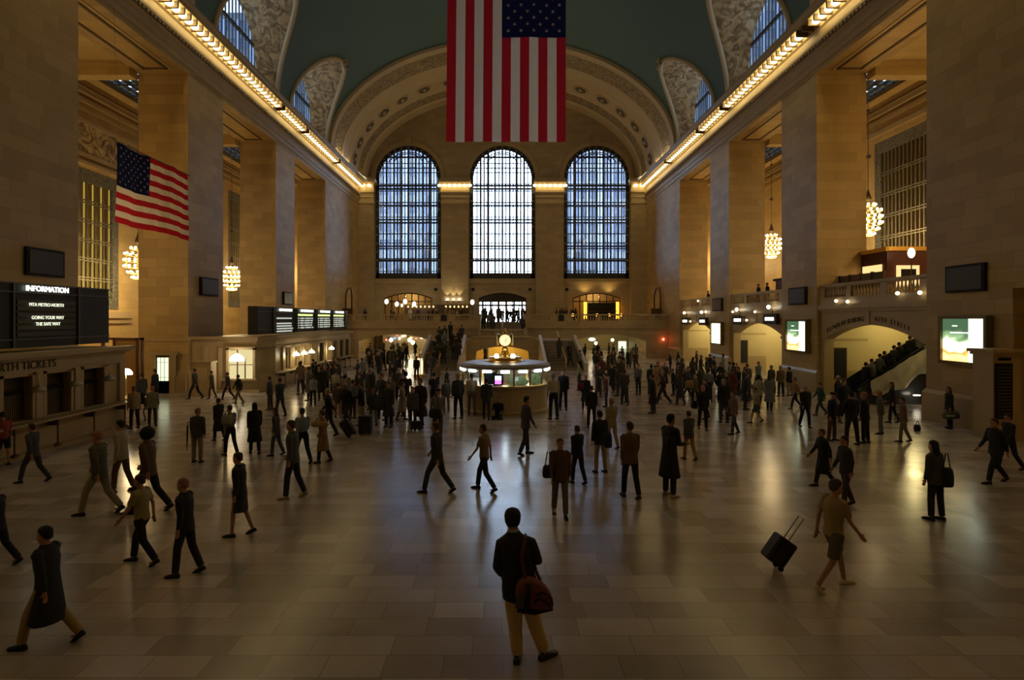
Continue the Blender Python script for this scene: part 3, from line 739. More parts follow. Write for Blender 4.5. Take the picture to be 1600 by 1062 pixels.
# ---- gallery furniture on the right: bar and partitions
t = thing('bar_counter', (23, 33.5, 5.2), 'maroon bar with gilt edge on the right-hand gallery below the gridded window', 'bar')
p0 = P(1359, 418, 33.5); p1 = P(1450, 401, 30.0)
MB().prism([(20.9, 5.2), (23.4, 5.2), (23.4, 8.2), (20.9, 8.0)], 'y', 30.6, 33.2).build('body', M_MAROON, t)
MB().box(20.85, 23.45, 30.5, 30.62, 8.0, 8.22).box(20.78, 20.9, 30.5, 33.3, 7.98, 8.2).build('gilt_edge', M_BRASS, t)
MB().box(20.84, 20.9, 31.0, 32.6, 6.0, 7.3).box(21.4, 22.6, 30.52, 30.6, 5.9, 7.2).build('lit_display', emit('bar_display_glow', (1, .62, .25), .9), t)
MB().box(21.6, 22.4, 30.48, 30.52, 6.5, 7.0).build('bottle_rack', M_BLACK, t)
for i in range(5):
    y = 25.5+i*1.35
o = MB()
t = thing('folding_screen', (19.6, 31.0, 5.2), 'brown panelled screen standing behind the balustrade next to the second right pier', 'screen')
for i in range(4): MB().box(19.55, 19.62, 28.9+i*.95, 29.8+i*.95, 5.2, 6.75).build('panel', plain('screen_leather', (.13, .08, .05), .6), t)
for i in range(5): MB().box(19.5, 19.67, 28.83+i*.95, 28.9+i*.95, 5.2, 6.8).build('post', M_BRONZE, t)
p = P(1424, 395, 29.5)
t = thing('gallery_lamp', (p.x, 29.5, 5.2), 'oval white lamp standing on the gallery above the bar', 'lamp')
MB().tube([(p.x, 29.5, 5.2), (p.x, 29.5, p.z-.3)], .03).build('pole', M_BRONZE, t); MB().ball((p.x, 29.5, p.z), .17, 10, 8, 1, 1, 1.6).build('globe', emit('soft_globe_glow', (1, .85, .6), 2.0), t, True)
# further gallery: dark red stall between second and third piers
p = P(1210, 440, 41)
t = thing('bar_counter', (21, 42, 5.2), 'dark red bar stall on the gallery between the second and third right piers', 'bar')
MB().box(19.6, 21.0, 37.6, 40.4, 5.2, 7.0).build('body', M_MAROON, t)
MB().box(19.45, 21.1, 37.5, 40.5, 7.0, 7.15).build('counter_top', M_BLACK, t)
MB().box(19.52, 19.6, 38.2, 38.5, 5.9, 6.8).build('orange_light', emit('orange_glow', (1, .3, .03), 1.5), t)
# ---- track signs and spotlights on the arcade wall
def track_sign(px, py, x, lab):
    Y = Yof(px, x); z = EYE-(py-CY)*Y/F
    t = thing('track_sign', (x, Y, z), lab, 'sign', 'lit signs over the right arches')
    MB().box(x, x+.25, Y-.9, Y+.9, z-.45, z+.25).build('housing', M_BOARD, t)
    MB().box(x-.012, x, Y-.62, Y+.62, z-.2, z+.02).build('lit_face', emit('sign_face_glow', (1, .95, .82), 3.0), t)
    # the face that looks down the hall to the camera
    MB().box(x, x+.25, Y-.92, Y-.9, z-.45, z+.25).build('end_plate', M_BRONZE, t)
    MB().tube([(x+.2, Y, z+.25), (x+.2, Y, z+.55), (x-.05, Y, z+.7)], .03).build('bracket', M_BRONZE, t)
    MB().ball((x-.05, Y, z+.72), .13, 8, 6).build('lamp', E_GLOBE, t, True)
for px, py, l in ((1070, 500, 'leftmost'), (1097, 500, 'second from the left'), (1152, 498, 'third from the left'), (1202, 496, 'rightmost')):
    track_sign(px, py, 18.1, 'lit sign box on the right arcade, %s of four' % l)
for px, py, x in ((1091, 470, 18.3), (1103, 487, 18.3), (1145, 487, 18.3), (1180, 487, 18.3), (1307, 470, 18.3), (1325, 471, 18.3), (1403, 458, 18.3), (1438, 457, 18.3), (1079, 502, 18.3), (1167, 500, 18.3)):
    Y = Yof(px, x); z = EYE-(py-CY)*Y/F
    m = MB().ball((x-.02, Y, z), .09, 8, 6).build('spot_bulb', emit('spot_glow', (1, .8, .5), 3), None, True)
    tag(m, 'small bright spotlight fixed on the right gallery front', 'lamp', 'little spotlights on the right gallery front')
# ---- big dark panels high on the piers
def pier_panel(sx, px0, px1, y0, y1, lab):
    ya = Yof(px0, HW); yb = Yof(px1, HW); Y0, Y1 = min(ya, yb), max(ya, yb); pc = (px0+px1)/2; Yc = Yof(pc, HW)
    z1 = EYE-(y0-CY)*Yc/F; z0 = EYE-(y1-CY)*Yc/F; x = sx*HW
    t = thing('speaker_panel', (x, Yc, z0), lab, 'panel', 'dark panels on the piers')
    MB().box(x, x-sx*.14, Y0, Y1, z0, z1).build('housing', M_BLACK, t)
    MB().box(x-sx*.14, x-sx*.16, Y0+.1, Y1-.1, z0+.1, z1-.1).build('grille', plain('grille_black', (.018, .02, .026), .35, noise=.5, scale=30), t)
pier_panel(-1, 37, 96, 389, 432, 'black rectangular panel on the nearest left pier above INFORMATION')
pier_panel(-1, 311, 338, 434, 462, 'black rectangular panel on the second left pier')
pier_panel(-1, 441, 455, 456, 476, 'black rectangular panel on the third left pier above the departures board')
pier_panel(1, 1482, 1543, 413, 456, 'black rectangular panel on the nearest right pier above the large advertisement')
pier_panel(1, 1235, 1262, 449, 476, 'black rectangular panel on the second right pier')
pier_panel(1, 1115, 1130, 466, 486, 'black rectangular panel on the third right pier')
# ---- light boxes
def ad_mat(name, kind):
    m, nt, out = newmat(name); L = nt.links.new
    tc = N(nt, 'ShaderNodeTexCoord'); mp = N(nt, 'ShaderNodeSeparateXYZ'); L(tc.outputs['Generated'], mp.inputs[0])
    u = N(nt, 'ShaderNodeMath', operation='SUBTRACT'); u.inputs[0].default_value = 1; L(mp.outputs['Y'], u.inputs[1])   # 0 at the far (left) edge
    e = N(nt, 'ShaderNodeEmission'); e.inputs['Strength'].default_value = 1.9
    if kind == 'leg':
        nz = N(nt, 'ShaderNodeTexNoise'); nz.inputs['Scale'].default_value = 2.3; nz.inputs['Distortion'].default_value = 1.2; nz.inputs['Detail'].default_value = 1; L(tc.outputs['Generated'], nz.inputs['Vector'])
        s1 = N(nt, 'ShaderNodeMath', operation='MULTIPLY_ADD'); L(nz.outputs['Fac'], s1.inputs[0]); s1.inputs[1].default_value = .5; L(mp.outputs['Z'], s1.inputs[2])
        rp = N(nt, 'ShaderNodeValToRGB'); L(s1.outputs[0], rp.inputs[0]); cr = rp.color_ramp
        cr.elements[0].position = .1; cr.elements[0].color = (.55, .2, .03, 1)
        cr.elements[1].position = 1.0; cr.elements[1].color = (.03, .06, .03, 1)
        for pz, c in ((.34, (1, .62, .22, 1)), (.5, (.45, .16, .03, 1)), (.58, (1, .8, .4, 1)), (.72, (.9, .95, .55, 1)), (.82, (.16, .25, .12, 1))):
            q = cr.elements.new(pz); q.color = c
        gt = N(nt, 'ShaderNodeMath', operation='GREATER_THAN'); L(u.outputs[0], gt.inputs[0]); gt.inputs[1].default_value = .62
        mx = N(nt, 'ShaderNodeMix', data_type='RGBA'); L(gt.outputs[0], mx.inputs['Factor']); L(rp.outputs[0], mx.inputs[6]); mx.inputs[7].default_value = (.88, 1, .78, 1)
        L(mx.outputs[2], e.inputs['Color'])
    else:
        nz = N(nt, 'ShaderNodeTexVoronoi'); nz.inputs['Scale'].default_value = 5; L(tc.outputs['Generated'], nz.inputs['Vector'])
        rp = N(nt, 'ShaderNodeValToRGB'); L(nz.outputs['Distance'], rp.inputs[0]); rp.color_ramp.elements[0].position = .05; rp.color_ramp.elements[0].color = (.25, .4, .08, 1); rp.color_ramp.elements[1].position = .2; rp.color_ramp.elements[1].color = (.95, 1, .7, 1)
        L(rp.outputs[0], e.inputs['Color'])
    L(e.outputs[0], out.inputs[0]); return m
AD1 = ad_mat('lit_poster_skin_and_white', 'leg'); AD2 = ad_mat('lit_poster_white', 'w')
def lightbox(px0, px1, y0, y1, mat, lab, writing=False):
    Y1, Y0 = Yof(px0, 18.1), Yof(px1, 18.1); Yc = (Y0+Y1)/2; pc = CX+18.1*F/Yc
    z1 = EYE-(y0-CY)*Yc/F; z0 = EYE-(y1-CY)*Yc/F
    t = thing('light_box', (18.2, Yc, z0), lab, 'advertisement', 'lit advertisements on the right piers')
    m = MB(); e = .13
    for (a, b, c, d) in ((Y0-e, Y1+e, z1, z1+e), (Y0-e, Y1+e, z0-e, z0), (Y0-e, Y0, z0, z1), (Y1, Y1+e, z0, z1)): m.box(18.0, 18.31, a, b, c, d)
    m.build('frame', plain('light_box_frame', (.16, .12, .05), .4, metal=.4), t)
    MB().box(18.1, 18.3, Y0, Y1, z0, z1).build('poster', mat, t)
    if writing:
        for zz, a, b in ((z1-.28, .25, .36), (z1-.55, .2, .62)):
            MB().box(18.08, 18.1, Y1-(Y1-Y0)*b, Y1-(Y1-Y0)*a, zz-.02, zz+.02).build('caption_line', E_TEXT, t)
lightbox(1473, 1540, 498, 565, AD1, 'large lit advertisement with bare skin and a white strip on the nearest right pier', True)
lightbox(1230, 1260, 502, 547, AD1, 'smaller lit advertisement with a white strip on the second right pier', True)
lightbox(1112, 1127, 505, 536, AD2, 'narrow lit white poster on the third right pier')
# ---- directory pylon beside the nearest right pier
t = thing('directory_pylon', (18.2, 20.5, 0), 'stone directory pylon with a dark slatted board at the right edge', 'directory')
MB().box(17.45, 19.2, 20.03, 20.9, 0, 3.1).build('body', M_MARB, t)
MB().box(17.3, 19.3, 19.85, 21.0, 3.1, 3.22).box(17.38, 19.25, 19.93, 20.95, 3.0, 3.1).build('cap', M_TRIM, t)
MB().box(17.5, 18.1, 19.97, 20.04, .75, 2.72).build('board', M_BLACK, t)
m = MB()
for i in range(16): m.box(17.55, 18.05, 19.95, 19.975, .82+i*.115, .86+i*.115)
m.build('slats', plain('slat_grey', (.05, .055, .06), .4), t)
m = MB()
for i in range(6): m.box(17.62+i*.08, 17.67+i*.08, 20.0, 20.04, 2.82, 2.92)
m.build('heading_marks', M_BLACK, t)
# ---- far balcony
bal = MB()
for sx in (-1, 1):
    wb = MB(); wallop(wb, 'y', -18.3 if sx < 0 else 2.3, -2.3 if sx < 0 else 18.3, 0, 3.9, 62, 62.6, [(sx*11.8, 4.0, 0, 1.85, .75, 's')])
    wb.box(sx*2.3, sx*18.3, 61.75, 62, 3.25, 3.45); wb.box(sx*2.3, sx*18.3, 61.85, 62, 3.45, 3.95)
    struct('wall_balcony_left' if sx < 0 else 'wall_balcony_right', wb, M_FAR)
struct('floor_far_balcony', MB().box(-18.3, 18.3, 62.6, 72.9, 3.6, 3.9), M_FAR)
for sx in (-1, 1):
    gs = [(sx*a, sx*b) for a, b in ((3.2, 5.2), (7.6, 10.4), (10.8, 13.3), (13.7, 16.4), (16.7, 18.2))]
    gs = [(min(g), max(g), 10) for g in gs]
    a, b = sorted((sx*2.35, sx*18.3))
    balustrade('stone balustrade of the far balcony, %s of the middle stair' % ('left' if sx < 0 else 'right'), 'far balcony balustrades', 'x', 61.95, gs, a, b, 4.1, h=.6)
    c = sx*6.45
    tag(MB().prism([(c-.32, 4.05), (c+.32, 4.05), (c+.32, 4.6), (c+.2, 4.78), (c-.2, 4.78), (c-.32, 4.6)], 'y', 61.7, 61.8).build('wall_plaque', M_BOARD), 'dark arched plaque on the far balustrade %s of the stair' % ('left' if sx < 0 else 'right'), 'plaque')
# room under and behind the balcony
struct('wall_under_balcony', MB().box(-18.3, 18.3, 82, 82.4, 0, 3.6).box(-6.2, -5.8, 62.6, 82, 0, 3.6).box(5.8, 6.2, 62.6, 82, 0, 3.6), M_CREAM)
struct('ceiling_under_balcony', MB().box(-18.3, 18.3, 62.6, 82.4, 3.3, 3.6), M_CREAM)
for sx, e in ((-1, 130), (1, 110)):
    light('POINT', (sx*11.5, 67, 2.9), e*PASS, (1, .86, .5), .2); light('POINT', (sx*12.5, 75, 2.9), e*PASS, (1, .86, .5), .2)
# shops at the back of the left underpass
rnd = random.Random(3)
shopm = [emit('shop_glow_white', (1, .95, .8), 3.5), emit('shop_glow_warm', (1, .75, .35), 2.0), emit('shop_glow_red', (1, .25, .2), 1.2), emit('shop_glow_blue', (.4, .5, 1), .9), plain('shop_brown', (.2, .08, .03))]
t = thing('shop_front', (-11.5, 79, 0), 'brightly lit shop front at the back of the left passage', 'shop')
MB().box(-16.8, -6.4, 79, 79.3, 0, 3.2).build('back_wall', plain('shop_wall', (.5, .42, .25)), t)
for i in range(26):
    x = -16.4+i*.38; z = rnd.uniform(1.0, 2.0)
    MB().box(x, x+rnd.uniform(.15, .34), 78.85, 79.0, z, z+rnd.uniform(.12, .4)).build('shop_shelf_lights', shopm[rnd.choice((0, 0, 1, 1, 2, 3, 4))], t)
for i, (px, py) in enumerate(((611, 531), (640, 531), (645, 535))):
    p = P(px, py, 66); tag(MB().ball(p, .22, 10, 8).build('passage_lamp', E_GLOBE, None, True), 'bright white lamp inside the left passage, %s' % ('left one', 'middle one', 'right one')[i], 'lamp', 'lamps in the left passage')
for i, (px, py, s) in enumerate(((925, 530, 2.2), (931, 536, 1), (957, 531, 1))):
    p = P(px, py, 64); tag(MB().ball(p, .17, 10, 8, s).build('passage_lamp', E_GLOBE, None, True), 'white lamp inside the right passage, %s' % ('long one on the left', 'small one below it', 'round one on the right')[i], 'lamp', 'lamps in the right passage')
t = thing('door_2', (14.5, 81.9, 0), 'lit doorway at the back of the right passage', 'door', None, 'structure')
p0, p1 = P(966, 533, 81.9), P(978, 560, 81.9)
MB().box(p0.x-.2, p1.x+.2, 81.8, 81.9, 0, p0.z+.2).build('door_frame', M_TRIM, t); MB().box(p0.x, p1.x, 81.7, 81.8, 0, p0.z).build('lit_pane', emit('doorway_glow', (.75, .9, .6), 1.0), t)
# ---- doors and screens behind the balcony
def arch_screen(nm, c, zfloor, lab, center):
    t = thing(nm, (c, 72.3, zfloor), lab, 'window' if not center else 'door', None, 'structure')
    m = MB(); h = 3.0
    def top(x): return 6.95+.7*(1-((x-c)/3.05)**2)
    m.tube([(c-3.0+6.0*i/16, 72.1, top(c-3.0+6.0*i/16)-.06) for i in range(17)], .09, 5)
    for k in range(8):
        x = c-3.0+6.0*k/7; m.box(x-.07, x+.07, 72.05, 72.25, 3.9, top(x))
    m.box(c-3, c+3, 72.05, 72.25, 6.45, 6.6)
    if center: m.box(c-3, c+3, 72.05, 72.25, 5.95, 6.1)
    m.build('frame', M_BRONZE, t)
    return t
d = arch_screen('door_1', 0, 3.9, 'middle glass doors with bright daylight under a dark arched transom', True)
MB().quad((-3, 72.3, 6.5), (3, 72.3, 6.5), (3, 72.3, 7.6), (-3, 72.3, 7.6)).build('transom_pane', plain('dark_transom', (.05, .05, .045), .3), d)
# vestibule beyond the middle doors, open to daylight at its outer end
vb = MB().box(-4.4, -4.0, 72.9, 83, 3.3, 9).box(4.0, 4.4, 72.9, 83, 3.3, 9).box(-4.4, 4.4, 72.9, 83, 7.7, 8.0).box(-4.4, 4.4, 72.9, 90, 3.4, 3.9)
struct('wall_vestibule', vb, M_FAR)
m = MB()
for k in range(8): x = -3.9+7.8*k/7; m.box(x-.14, x+.14, 80, 80.2, 3.9, 7.7)
m.box(-4, 4, 80, 80.2, 6.1, 6.35); m.box(-4, 4, 80, 80.2, 6.75, 7.7)
m.build('outer_door_frame', M_IRON, d)
for sx, c in ((-1, WX[0]), (1, WX[2])):
    t = arch_screen('window_%d' % (13 if sx < 0 else 14), c, 3.9, '%s arched bronze-framed opening behind the far balcony' % ('left' if sx < 0 else 'right'), False)
    bx = MB().box(c-3.4, c+3.4, 75.5, 75.7, 3.6, 8.2).box(c-3.6, c-3.4, 72.9, 75.7, 3.6, 8.2).box(c+3.4, c+3.6, 72.9, 75.7, 3.6, 8.2).box(c-3.6, c+3.6, 72.9, 75.7, 8.0, 8.2).box(c-3.6, c+3.6, 72.9, 75.7, 3.6, 3.9)
    bx.build('room_behind', M_AISLE, t)
    light('POINT', (c, 74.2, 7.2), 45, (1, .72, .35), .15)
t = thing('bar_opening', (12.2, 72, 3.9), 'dark bar opening flanked by two glowing orange columns on the right of the far balcony', 'bar')
MB().box(10.9, 14.6, 71.75, 71.95, 3.9, 6.35).build('dark_front', M_BLACK, t)
for x in (10.55, 14.65): MB().box(x-.18, x+.18, 71.6, 71.85, 4.3, 6.45).build('glowing_column', emit('orange_column_glow', (1, .38, .03), 2.2), t)
MB().box(11, 14.6, 71.6, 71.75, 5.2, 5.3).build('shelf', M_BRONZE, t)
for i, px in enumerate((895, 914, 933, 952, 971)):
    p = P(px, 488, 63.5); t = thing('table_lamp', (p.x, 63.5, 3.9), 'small orange table lamp behind the right balustrade, number %s from the left' % ('one', 'two', 'three', 'four', 'five')[i], 'lamp', 'orange lamps on the right balcony')
    MB().lathe([(.1, 0), (.03, .05), (.03, .7)], (p.x, 63.5, 3.9)).build('stand', M_BRONZE, t); MB().lathe([(.12, 0), (.09, .28)], (p.x, 63.5, 4.6)).build('shade', emit('orange_lamp_glow', (1, .45, .08), 4), t)
for i, (px, py, s) in enumerate(((604, 471, 1), (620, 475, 1), (633, 471, 1), (647, 475, 1), (628, 477, .6), (738, 472, 1))):
    d_ = 65; p = P(px, py, d_)
    t = thing('globe_lamp', (p.x, d_, 3.9), ['leftmost tall white egg-shaped lamp on the left balcony', 'second white egg-shaped lamp from the left on the balcony', 'third white egg-shaped lamp from the left on the balcony, a little higher', 'fourth white egg-shaped lamp from the left on the balcony', 'small yellowish lamp between the second and third egg-shaped lamps', 'white egg-shaped lamp just left of the middle doors'][i], 'lamp', 'egg-shaped balcony lamps')
    MB().lathe([(.18, 0), (.04, .06), (.03, p.z-3.9-.2)], (p.x, d_, 3.9)).build('pole', M_BRONZE, t); MB().ball(p, .21*s, 10, 8, 1, 1, 1.35).build('globe', E_GLOBE, t, True)
for i, px in enumerate((699, 708.5, 717.5)):
    p = P(px, 469, 71.2)
    t = thing('wall_uplight', (p.x, 71.2, p.z), '%s uplight flaring on the pilaster left of the middle door' % ('left', 'middle', 'right')[i], 'lamp', 'three uplights on the pilaster')
    MB().lathe([(.05, -.25), (.18, 0)], p).build('bowl', M_BRONZE, t); MB().ball((p.x, p.y, p.z+.08), .15, 8, 6).build('lamp', E_GLOBE, t, True)
    light('SPOT', (p.x, 71.05, p.z+.2), 60, (1, .78, .42), .05, (pi-.12, 0, 0), None, R(65), .5)
for x in (10.5, 13.6): light('SPOT', (x, 71.2, 7.4), 60, (1, .66, .22), .1, (pi-.25, 0, 0), None, R(120), .9)
light('POINT', (12, 69.5, 6.8), 25, (1, .66, .25), .2); light('POINT', (-11, 68.5, 6.6), 30, (1, .78, .42), .2)
# bar back on the left balcony: shelves with small lamps
t = thing('bar_cabinet', (-9, 71.4, 3.9), 'long back bar with rows of small lamps on the left balcony', 'bar')
MB().box(-12.2, -4.2, 71.0, 71.4, 3.9, 5.5).box(-12.3, -4.1, 70.9, 71.4, 5.5, 5.6).box(-12.2, -4.2, 71.25, 71.4, 5.6, 6.1).build('cabinet', M_BRONZE, t)
for i in range(15):
    x = -11.9+i*.53
    if i in (7, 8): continue
    MB().lathe([(.09, 0), (.06, .2)], (x, 71.1, 5.75)).build('small_lamp', emit('bar_lamp_glow', (1, .6, .2), 3.0), t)
for i, px in enumerate((592, 640, 690, 715)):
    p = P(px, 486, 66)
    t = thing('cafe_table', (p.x, 66, 3.9), 'small round cafe table on the left balcony, %s of four' % ('first', 'second', 'third', 'fourth')[i], 'table', 'balcony cafe tables')
    MB().lathe([(.45, .72), (.45, .76)], (p.x, 66, 3.9)).build('tabletop', M_WHITE, t); MB().lathe([(.22, 0), (.03, .04), (.03, .72)], (p.x, 66, 3.9)).build('leg', M_BRONZE, t)
# ---- middle stair block
def prof(x):
    ax = abs(x)
    if ax <= 2.35: return 2.55
    u = (ax-2.35)/1.35; return .95+1.6*sqrt(max(0, 1-u*u*.995))
m = MB(); xs = [-3.7+7.4*i/48 for i in range(49)]
for a, b in zip(xs, xs[1:]):
    lo = []
    for x in (a, b): u = abs(x)/2.6; lo.append(1.15+.5*(1-u*u) if u < 1 else 0)
    if abs((a+b)/2) > 2.6: lo = [0, 0]
    m.prism([(a, lo[0]), (b, lo[1]), (b, prof(b)), (a, prof(a))], 'y', 54, 54.5)
m.box(-2.4, 2.4, 54.5, 58, 2.2, 2.5)
struct('wall_stair_block', m, M_FAR)
m = MB().tube([(x, 53.98, prof(x)+.02) for x in xs], .09, 6); m.box(-2.6, 2.6, 53.85, 54, 2.45, 2.6)
tag(m.build('trim_8', M_TRIM, None, True), kind='structure')
balustrade('short stone balustrade of the landing right behind the clock', 'landing balustrade', 'x', 54.15, [(-2.2, -.75, 7), (.1-.6, .6, 6), (.75, 2.2, 7)], -2.4, 2.4, 2.72, h=.46)
struct('wall_ramp_back', MB().box(-3.2, 3.2, 57.6, 57.9, 0, 2.2).box(-3.3, -3.1, 54.5, 57.9, 0, 2.2).box(3.1, 3.3, 54.5, 57.9, 0, 2.2), plain('ramp_yellow', (.75, .55, .2), .6))
light('POINT', (0, 55.2, 1.9), 110*PASS, (1, .72, .22), .1)
# lower flights, landings, upper flight
for sx in (-1, 1):
    t = thing('staircase', (sx*5.3, 50, 0), '%s flight of the far staircase with pale stone sides and a brass middle rail' % ('left' if sx < 0 else 'right'), 'staircase', 'lower flights of the far stairs')
    m = MB(); n = 15
    for i in range(n): m.box(sx*3.7, sx*6.9, 47+i*.5, 54.6, .147*i, .147*(i+1))
    m.build('steps', plain('stair_stone', (.20, .155, .095), .55), t)
    for i in range(1, n): pass
    for x in (3.62, 6.95):
        MB().prism([(46.7, 0), (54.7, 0), (54.7, 2.75), (54.3, 2.75), (47.0, .65), (46.7, .6)], 'x', sx*x-.14, sx*x+.14).build('side_wall', plain('stair_side', (.55, .47, .34), .45), t)
    MB().tube([(sx*5.3, 47, 0), (sx*5.3, 47, .95), (sx*5.3, 54.4, 3.1)], .045, 6).build('handrail', M_BRASS, t, True)
    struct('floor_landing_left' if sx < 0 else 'floor_landing_right', MB().box(sx*2.4, sx*7.1, 54.6, 62, 1.9, 2.2), M_FAR)
t = thing('staircase', (0, 60, 2.2), 'middle upper flight climbing to the glass doors, white rails at its sides', 'staircase')
m = MB()
for i in range(11): m.box(-2.3, 2.3, 57.8+i*.4, 62.3, 2.2+.155*i, 2.2+.155*(i+1))
m.box(-2.3, 2.3, 62.2, 62.7, 2.2, 3.9)
m.build('steps', plain('stair_stone', (.20, .155, .095), .55), t)
for x in (-2.3, 0, 2.3): MB().tube([(x, 57.9, 2.4), (x, 57.9, 3.2), (x, 62.2, 4.95), (x, 62.2, 4.0)], .05, 6).build('handrail', plain('rail_white', (.6, .6, .6), .3), t, True)
# ---- information booth
BX, BY, BR = (789-CX)*27/F, 27.0, 2.07
t = thing('information_booth', (BX, BY, 0), 'round information booth with a lit counter ring under the brass clock', 'booth')
c0 = (BX, BY, 0)
MB().lathe([(BR+.02, 0), (BR+.02, .12), (BR-.05, .16), (BR-.05, 1.12), (BR+.02, 1.18), (BR+.14, 1.22), (BR+.14, 1.3), (BR-.3, 1.3), (BR-.3, 0)], c0, 48).build('counter', plain('booth_marble', (.46, .36, .2), .3, noise=.15, scale=1.2), t, False)
MB().lathe([(BR+.17, 1.26), (BR+.17, 1.31), (BR+.05, 1.32)], c0, 48).build('counter_edge', M_BRASS, t, True)
m = MB()
for k in range(16):
    a = 2*pi*(k+.5)/16; x, y = BX+(BR-.05)*cos(a), BY+(BR-.05)*sin(a); w = .045
    m.prism([(x-w, y-w), (x+w, y-w), (x+w, y+w), (x-w, y+w)], 'z', 1.3, 2.02)
m.build('window_posts', M_BRASS, t)
g = MB(); K = 48
for k in range(K): pass
rg = [[(BX+(BR-.06)*cos(2*pi*j/K), BY+(BR-.06)*sin(2*pi*j/K), z) for j in range(K)] for z in (1.32, 2.0)]
g.loft(rg, cap=False); g.build('glass_ring', M_GLASS, t)
MB().lathe([(.3, 2.0), (BR+.05, 2.0), (BR+.1, 2.05), (BR+.1, 2.16), (BR-.02, 2.2), (BR-.1, 2.24), (.2, 2.32)], c0, 48).build('roof', plain('booth_roof', (.28, .25, .2), .4), t)
lm = None
for k in range(16):
    a = 2*pi*k/16; ca, sa = cos(a), sin(a); mm = MB(); r0, r1 = BR-.02, BR+.08; hw_ = .2
    def q(r, s, z): return (BX+r*ca-s*sa, BY+r*sa+s*ca, z)
    mm.add([q(r0,-hw_,1.9), q(r1,-hw_,1.9), q(r1,hw_,1.9), q(r0,hw_,1.9), q(r0,-hw_,2.0), q(r1,-hw_,2.0), q(r1,hw_,2.0), q(r0,hw_,2.0)], [(0,3,2,1),(4,5,6,7),(0,1,5,4),(1,2,6,5),(2,3,7,6),(3,0,4,7)])
    mm.build('tube_lamp', E_FLUO, t)
# inside: racks and a core
MB().lathe([(.45, 0), (.45, 2.0)], c0, 12).build('inner_core', plain('booth_core', (.3, .2, .08), .5), t)
MB().box(BX-.95, BX-.35, BY-1.6, BY-1.45, 1.35, 1.9).build('screen_housing', M_BLACK, t)
MB().box(BX-.5-.02, BX+.02-.1, BY-BR-.03, BY-BR, 1.36, 1.86).build('screen_frame', M_BLACK, t)
sm, nt, out = newmat('ticket_screen'); e = N(nt, 'ShaderNodeEmission'); tc = N(nt, 'ShaderNodeTexCoord'); s_ = N(nt, 'ShaderNodeSeparateXYZ'); nt.links.new(tc.outputs['Generated'], s_.inputs[0])
rp = N(nt, 'ShaderNodeValToRGB'); nt.links.new(s_.outputs['Z'], rp.inputs[0]); rp.color_ramp.interpolation = 'CONSTANT'
rp.color_ramp.elements[0].color = (.7, .15, .8, 1); rp.color_ramp.elements[1].position = .5; rp.color_ramp.elements[1].color = (.6, .75, 1, 1)
nt.links.new(rp.outputs[0], e.inputs['Color']); e.inputs['Strength'].default_value = 1.6; nt.links.new(e.outputs[0], out.inputs[0])
MB().box(BX-.45, BX-.17, BY-BR-.05, BY-BR-.03, 1.42, 1.78).build('screen', sm, t)
m = MB(); rr = random.Random(5)
for k in range(14):
    a = rr.uniform(pi*1.55, pi*1.95); r = rr.uniform(1.2, 1.7); x, y = BX+r*cos(a), BY+r*sin(a); m.box(x-.07, x+.07, y-.05, y+.05, 1.3, rr.uniform(1.45, 1.8))
m.build('leaflet_rack', plain('leaflets', (.5, .55, .2), .6), t)
light('POINT', (BX, BY-1.2, 1.75), 9, (.85, .95, 1), .1); light('POINT', (BX+1.2, BY, 1.75), 9, (.9, .95, .9), .1); light('POINT', (BX-1.2, BY, 1.75), 9, (.9, .95, .9), .1)
# drum and clock
MB().lathe([(.98, 2.26), (1.0, 2.3), (.9, 2.33), (.78, 2.34), (.78, 2.44), (.82, 2.46), (.76, 2.5), (.3, 2.52)], c0, 32).build('brass_drum', M_BRASS, t, False)
ck = thing('clock', (BX, BY, 2.52), 'four-faced brass ball clock on a pedestal over the information booth', 'clock')
MB().lathe([(.32, 0), (.3, .05), (.2, .1), (.16, .2), (.13, .34), (.17, .38), (.1, .42), (.12, .46), (.1, .5)], (BX, BY, 2.52), 20).build('pedestal', M_BRASS, ck, True)
CZ = EYE-(531-CY)*27/F
MB().ball((BX, BY, CZ), .34, 20, 14).build('ball', M_BRASS, ck, True)
MB().ball((BX, BY, CZ+.36), .09, 10, 8).lathe([(.1, .38), (.03, .45), (.06, .5), (.01, .6)], (BX, BY, CZ), 10).build('finial', M_BRASS, ck, True)
E_FACE = emit('clock_face_glow', (1, .80, .40), .95)
for k in range(4):
    dx, dy = ((0,-1), (1,0), (0,1), (-1,0))[k]
    def pt(r, a, off):
        u = r*sin(a); z = r*cos(a)
        return (BX+dx*off-dy*u, BY+dy*off+dx*u, CZ+z)
    mm = MB(); mm.loft([[pt(.29, 2*pi*j/32, .27) for j in range(32)], [pt(.31, 2*pi*j/32, .36) for j in range(32)], [pt(.275, 2*pi*j/32, .37) for j in range(32)]]); mm.build('bezel', M_BRASS, ck)
    MB().add([pt(.27, 2*pi*j/32, .378) for j in range(32)], [tuple(range(32))]).build('face', E_FACE, ck)
    mk = MB()
    for h in range(12):
        a = h*pi/6
        mk.add([pt(.2, a-.03, .384), pt(.25, a-.03, .384), pt(.25, a+.03, .384), pt(.2, a+.03, .384)], [(0,1,2,3)])
    mk.build('hour_marks', M_BLACK, ck)
    hd = MB()
    for a, l, w in ((R(52), .2, .009), (R(150), .13, .012)):
        hd.add([pt(.03, a+pi, .388), pt(l*.5, a-.9*w/l*3, .388), pt(l, a, .388), pt(l*.5, a+.9*w/l*3, .388)], [(0,1,2,3)])
    hd.build('hands', M_BLACK, ck)
